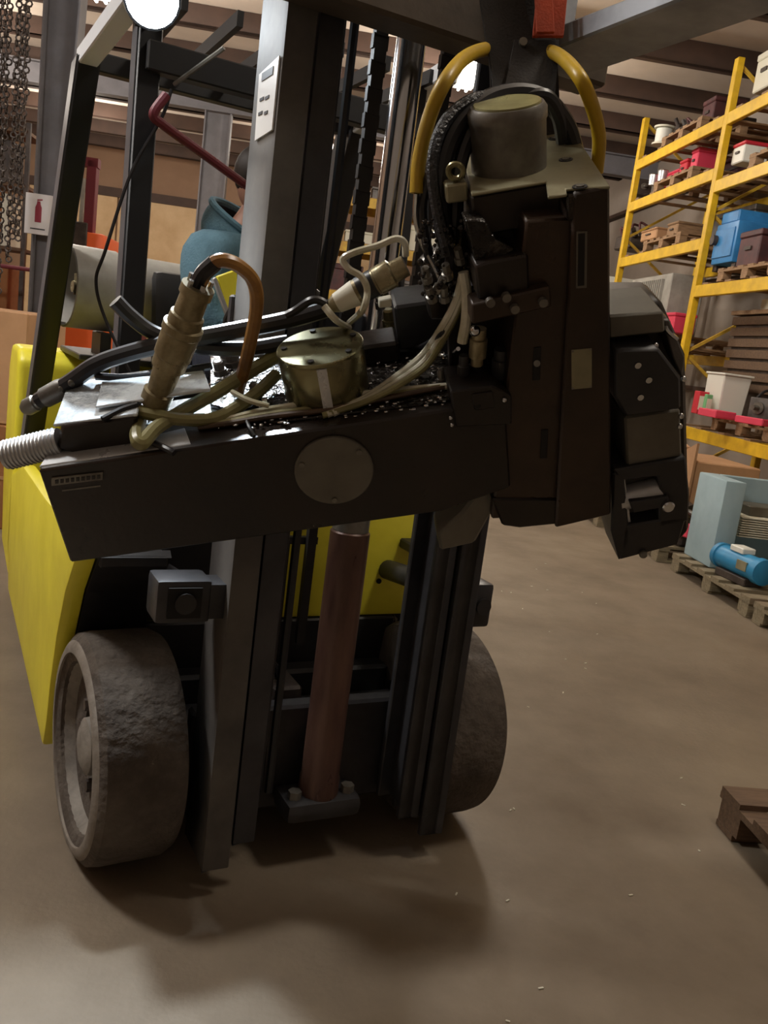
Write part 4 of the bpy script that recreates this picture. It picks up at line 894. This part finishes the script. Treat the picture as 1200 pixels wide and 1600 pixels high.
MB().lathe([(0, .06), (.01, .085), (.05, .088), (.055, .078), (.42, .078), (.43, .088), (.48, .085), (.49, .04)], (0, .28, .12), (0, -1, 0), 24).build('housing', 'motor_blue', t)
MB().box(-.07, .07, -.12, .2, 0, .05).build('base', 'junk_dark', t, bevel=.005); MB().box(-.05, .05, -.02, .12, .19, .23).build('terminal_box', 'white_plastic', t, bevel=.006); MB().cyl((0, .28, .12), (0, .34, .12), .02, n=12).build('shaft', 'dull_steel', t); MB().box(-.082, -.07, -.12, -.02, .10, .16).build('rating_plate', 'olive_plate', t)
t = fthing('red_bracket', 'red steel bracket at the frame edge before the blue motor', 'bracket', 3.02, 4.72)
MB().box(-.03, .03, -.12, .12, 0, .03).box(-.03, .03, .06, .12, .03, .30).build('plate', 'red', t, bevel=.006); MB().prism([(-.01, .06, .03), (-.01, -.1, .03), (-.01, .06, .2)], (.02, 0, 0)).build('gusset', 'red', t)
t = fthing('corrugated_cartons', 'ragged tan corrugated carton behind the pale blue cabinet', 'carton', 3.58, 7.28, 0, PH+.001)
for k in range(5): MB().prism([(-.3, -.45+k*.18, 0), (-.3, -.28+k*.18, 0), (-.3, -.28+k*.18, .70+.06*(k % 2)), (-.3, -.45+k*.18, .77-.05*(k % 2))], (.02+.01*k, .0, 0)).build('flap', 'card', t)
MB().box(-.27, .3, -.44, .44, 0, .62).build('carton_body', 'card', t, bevel=.01)
t = fthing('scrap_gearbox', 'dark scrap gearbox on the floor pallet behind the turret', 'machine part', 3.08, 6.48, R(20))
MB().lathe([(0, .08), (.02, .14), (.1, .15), (.12, .12), (.3, .1), (.32, .06)], (0, -.1, .18), (-.3, 1, .25), 20).build('bell_housing', 'junk_dark', t); MB().box(-.14, .14, -.2, .25, 0, .10).build('base', 'junk_dark', t, bevel=.02); MB().torus((-.12, -.2, .2), (1, .3, .2), .09, .018).build('hose_ring', 'dull_steel', t); MB().box(-.2, -.12, -.32, -.1, .1, .2).build('red_guard', 'red_pink', t, bevel=.01)
t = fthing('pipe_stack', 'brown pipe lengths on the pallet behind the scrap gearbox', 'pipes', 3.30, 8.35, R(5))
for k in range(4): MB().lathe([(0, .045), (0, .055), (.7, .055), (.7, .045)], (-.2+k*.125, -.45, .056), (0, 1, 0), 14, closed=True).build('pipe', 'junk_dark' if k % 2 else 'dull_steel', t)
MB().lathe([(0, .045), (0, .055), (.7, .055), (.7, .045)], (-.13, -.4, .15), (0, 1, 0), 14, closed=True).build('pipe', 'junk_grey', t)
# pallet in the right foreground
pallet('dark wooden pallet corner in the right foreground', 1.46+.50, 2.41-.55, 0, 'wood_dark', group=None)

#=LEFT
# ------------------------------------------------------------------ left background
cl = bthing('steel_column', 'grey steel building column with the extinguisher sign', 'column', -2.30, 8.0, 0); cl['kind'] = 'structure'
MB().prism([(-.10, -.10, 0), (-.10, .10, 0), (-.10, .10, ZR-.02), (-.10, -.10, ZR-.02)], (.015, 0, 0)).build('flange', 'column_grey', cl, smooth=False)
MB().prism([(.06, -.10, 0), (.06, .10, 0), (.22, .10, ZR-.02), (.22, -.10, ZR-.02)], (.015, 0, 0)).build('flange', 'column_grey', cl, smooth=False)
MB().prism([(-.09, -.01, 0), (.065, -.01, 0), (.225, -.01, ZR-.02), (-.09, -.01, ZR-.02)], (0, .02, 0)).build('web', 'column_grey', cl, smooth=False)
q = bY(58, 335, 7.85)
sg = bthing('extinguisher_sign', 'white sign with dark red fire extinguisher symbol on the grey column', 'sign', q.x, 7.885, q.z-.16)
MB().box(-.11, .11, -.004, .004, 0, .33).build('plate', 'sign_white', sg, bevel=.003)
sy = MB().prism([(-.026, -.006, .10), (.026, -.006, .10), (.026, -.006, .22), (.016, -.006, .245), (.012, -.006, .27), (-.012, -.006, .27), (-.016, -.006, .245), (-.026, -.006, .22)], (0, .002, 0)).build('symbol', 'sign_red', sg, smooth=False)
MB().prism([(-.012, -.006, .272), (.03, -.006, .28), (.03, -.006, .29), (-.012, -.006, .285)], (0, .002, 0)).build('symbol_handle', 'sign_red', sg, smooth=False)
MB().box(-.06, .06, -.006, -.004, .04, .05).build('print_line', 'ink', sg, smooth=False)
t = bthing('large_carton', 'big plain tan carton at the left edge behind the forklift', 'box', -2.05, 5.6, 0)
q0 = bY(0, 480, 5.2); q1 = bY(45, 490, 5.2)
t.location = XB*(q1.x-.45)+YB*5.6
MB().box(-.45, .45, -.4, .4, .62, q1.z).build('body', 'card', t, bevel=.008); MB().box(-.02, .02, -.402, -.4, .62, q1.z).build('tape', 'card_brown', t)
t = bthing('small_carton', 'smaller brown carton under the big tan carton', 'box', 0, 5.6, 0); t.location = XB*(q1.x-.5)+YB*5.6
MB().box(-.42, .42, -.42, .42, .0, .618).build('body', 'card_brown', t, bevel=.008); MB().box(-.42, .42, -.424, -.42, .30, .32).build('flap_seam', 'card', t)
# hanging chains by the left edge
for k, (a, b, ln, lb) in enumerate(((8, 110, 2.2, 'leftmost hanging chain bundle at the picture edge'), (38, 120, 1.9, 'hanging chain bundle next to the grey column'))):
    q = bY(a, 0, 7.2); t = bthing('hanging_chain', lb, 'chain', q.x, 7.2, q.z-ln, 0, 'chains hanging left of the column')
    m = MB(); z = 0; rr = random.Random(k)
    for s in range(3):
        z = rr.uniform(0, .3); ox = (s-1)*.05; kk = 0
        while z < ln+1.0:
            m.torus((ox*.7+rr.uniform(-.01, .01), rr.uniform(-.01, .01), z), V((1, 0, 0)) if kk % 2 else V((0, 1, 0)), .022, .007, 8, 5); z += .038; kk += 1
    m.build('links', 'junk_dark', t); MB().cyl((-.055, 0, ln+1.0), (.055, 0, ln+1.0), .02, n=10).build('bar', 'junk_dark', t)
    MB().cyl((0, 0, ln+1.0), (0, 0, ZR-.24-(q.z-ln)), .012, n=8).build('hanger', 'junk_dark', t)
sh = bthing('parts_shelf', 'brown shelf unit with pale cartons left of the column', 'shelf', -3.45, 9.4, 0)
for x in (-.6, .6):
    for yy in (-.25, .25): MB().box(x-.02, x+.02, yy-.02, yy+.02, 0, 3.0).build('post', 'junk_dark', sh)
for z in (.4, 1.1, 1.8, 2.4, 2.9): MB().box(-.6, .6, -.27, .27, z, z+.03).build('shelf_board', 'wood_dark', sh)
for k, (x, z, w_, h_, m, lb) in enumerate(((.35, 1.8305, .16, .5, 'cream', 'tall pale carton on the brown shelf'), (.12, 1.8305, .2, .42, 'card', 'tan carton beside the tall pale one'), (-.2, 1.8305, .3, .35, 'card', 'wide tan carton on the brown shelf'), (.3, 1.1305, .3, .5, 'card_brown', 'brown carton one board lower'), (.3, 2.4305, .25, .4, 'junk_dark', 'dark bin on the upper shelf board'), (-.1, 2.4305, .3, .35, 'junk_maroon', 'maroon bin on the upper shelf board'))):
    p = XB*(-3.45+x)+YB*(9.4)+V((0, 0, z)); t = empty('carton', lb, 'box', p, BA, 'cartons on the brown shelf')
    MB().box(-w_/2, w_/2, -.2, .2, 0, h_).build('body', m, t, bevel=.008); MB().box(-.015, .015, -.202, -.2, 0, h_).build('tape', 'card_brown' if m != 'card_brown' else 'card', t)
t = bthing('conduit', 'thin horizontal red pipe crossing behind the grey column', 'pipe', -2.5, 8.6, 1.62); MB().cyl((-1.2, 0, 0), (1.0, 0, 0), .02, n=10).build('pipe', 'red_dark', t)
for x in (-1.0, .9): MB().cyl((x, 0, 0), (x, 0, -1.62), .018, n=8).build('support', 'junk_dark', t)
# orange lift behind
q = bY(128, 385, 9.0)
t = bthing('orange_stacker', 'orange stacker with dark red mast behind the gas cylinder', 'stacker', q.x, 9.0, 0)
MB().box(-.28, .28, -.3, .5, .08, q.z+.12).build('body', 'orange_paint', t, bevel=.04, seg=2)
for x in (-.13, .05): MB().box(x, x+.09, -.2, -.08, q.z+.12, q.z+.78).build('mast_rail', 'red_dark', t, bevel=.005)
MB().box(.02, .05, -.25, -.2, q.z+.05, q.z+.6).build('cylinder', 'tank_grey', t); MB().box(-.14, .15, -.2, -.08, q.z+.72, q.z+.80).build('mast_head', 'red_dark', t); MB().box(-.1, .12, -.32, -.3, q.z-.1, q.z+.2).build('panel', 'junk_dark', t, bevel=.01)
for x in (-.2, .2): MB().lathe([(0, .05), (0, .08), (.06, .08), (.06, .05)], (x-.03, -.2, .08), (1, 0, 0), 16, closed=True).build('wheel', 'rubber', t)
t = bthing('red_cart', 'red machinery visible between guard leg and gas cylinder', 'machine', q.x-.2, 10.9, 0)
MB().box(-.3, .5, -.3, .3, .1, 1.55).build('body', 'red_dark', t, bevel=.03); 
for x in (-.2, .4): MB().lathe([(0, .05), (0, .1), (.08, .1), (.08, .05)], (x-.04, -.2, .1), (1, 0, 0), 16, closed=True).build('wheel', 'rubber', t)
MB().box(-.25, .45, -.31, -.3, .5, 1.4).build('grille', 'junk_dark', t)
# far rack seen through the mast
fr = bthing('far_rack', 'tan rack with boxes seen between the mast rails', 'rack', 0.9, 15.5, 0)
for x in (-1.8, .6, 3.0):
    for yy in (0, .9): MB().box(x-.05, x+.05, yy-.04, yy+.04, 0, 4.2).build('upright', 'rack_yellow_dirty', fr)
for z in (1.2, 2.1, 2.93, 3.69):
    for yy in (-.05, .95): MB().box(-1.75, 2.95, yy-.03, yy+.03, z-.08, z+.08).build('beam', 'rack_yellow_dirty', fr)
    MB().box(-1.75, 2.95, -.02, .92, z+.081, z+.10).build('deck', 'wood', fr)
rr = random.Random(11); n_ = 0
nouns = ['first', 'second', 'third', 'fourth', 'fifth', 'sixth', 'seventh', 'eighth']
lvname = {1.2: 'lowest', 2.1: 'second', 2.93: 'third', 3.69: 'top'}
for z in (1.2, 2.1, 2.93, 3.69):
    x = -1.6; k = 0
    while x < 2.6 and k < 8:
        w_ = rr.uniform(.3, .55); h_ = rr.uniform(.2, .5); m = rr.choice(['card', 'junk_dark', 'junk_grey', 'cream', 'wood', 'junk_maroon'])
        p = XB*(.9+x+w_/2)+YB*(15.5+.35)+V((0, 0, z+.1005))
        t = empty('stored_box', f'{nouns[k]} box from the left on the {lvname[z]} shelf of the far rack', 'box', p, BA, 'goods on the far rack')
        MB().box(-w_/2, w_/2, -.25, .25, 0, h_*.8).build('body', m, t, bevel=.01); MB().box(-w_/2-.01, w_/2+.01, -.26, .26, h_*.8, h_).build('lid', m, t, bevel=.01)
        x += w_+rr.uniform(.05, .2); k += 1

# second building column seen behind the operator
c2_ = bthing('steel_column', 'brown steel building column behind the operator', 'column', -1.68, 14.3, 0); c2_['kind'] = 'structure'
for x in (-.2, .18): MB().box(x, x+.02, -.12, .12, 0, ZR-.57).build('flange', 'column_grey', c2_, smooth=False)
MB().box(-.18, .18, -.01, .01, 0, ZR-.57).build('web', 'column_grey', c2_, smooth=False)

# pale chips scattered over the concrete
rr = random.Random(31); cm = MB()
for _ in range(40):
    x, y = rr.uniform(.3, 1.35), rr.uniform(1.5, 6.0); a = rr.uniform(0, 3.14); d = V((math.cos(a), math.sin(a), 0)); l_ = rr.uniform(.003, .007)
    cm.bar(V((x, y, .0015))-d*l_, V((x, y, .0015))+d*l_, .004, .0025)
o = cm.build('floor_chips', 'cream', None, smooth=False); tag(o, 'small pale chips scattered over the concrete floor', 'debris', kind='stuff')
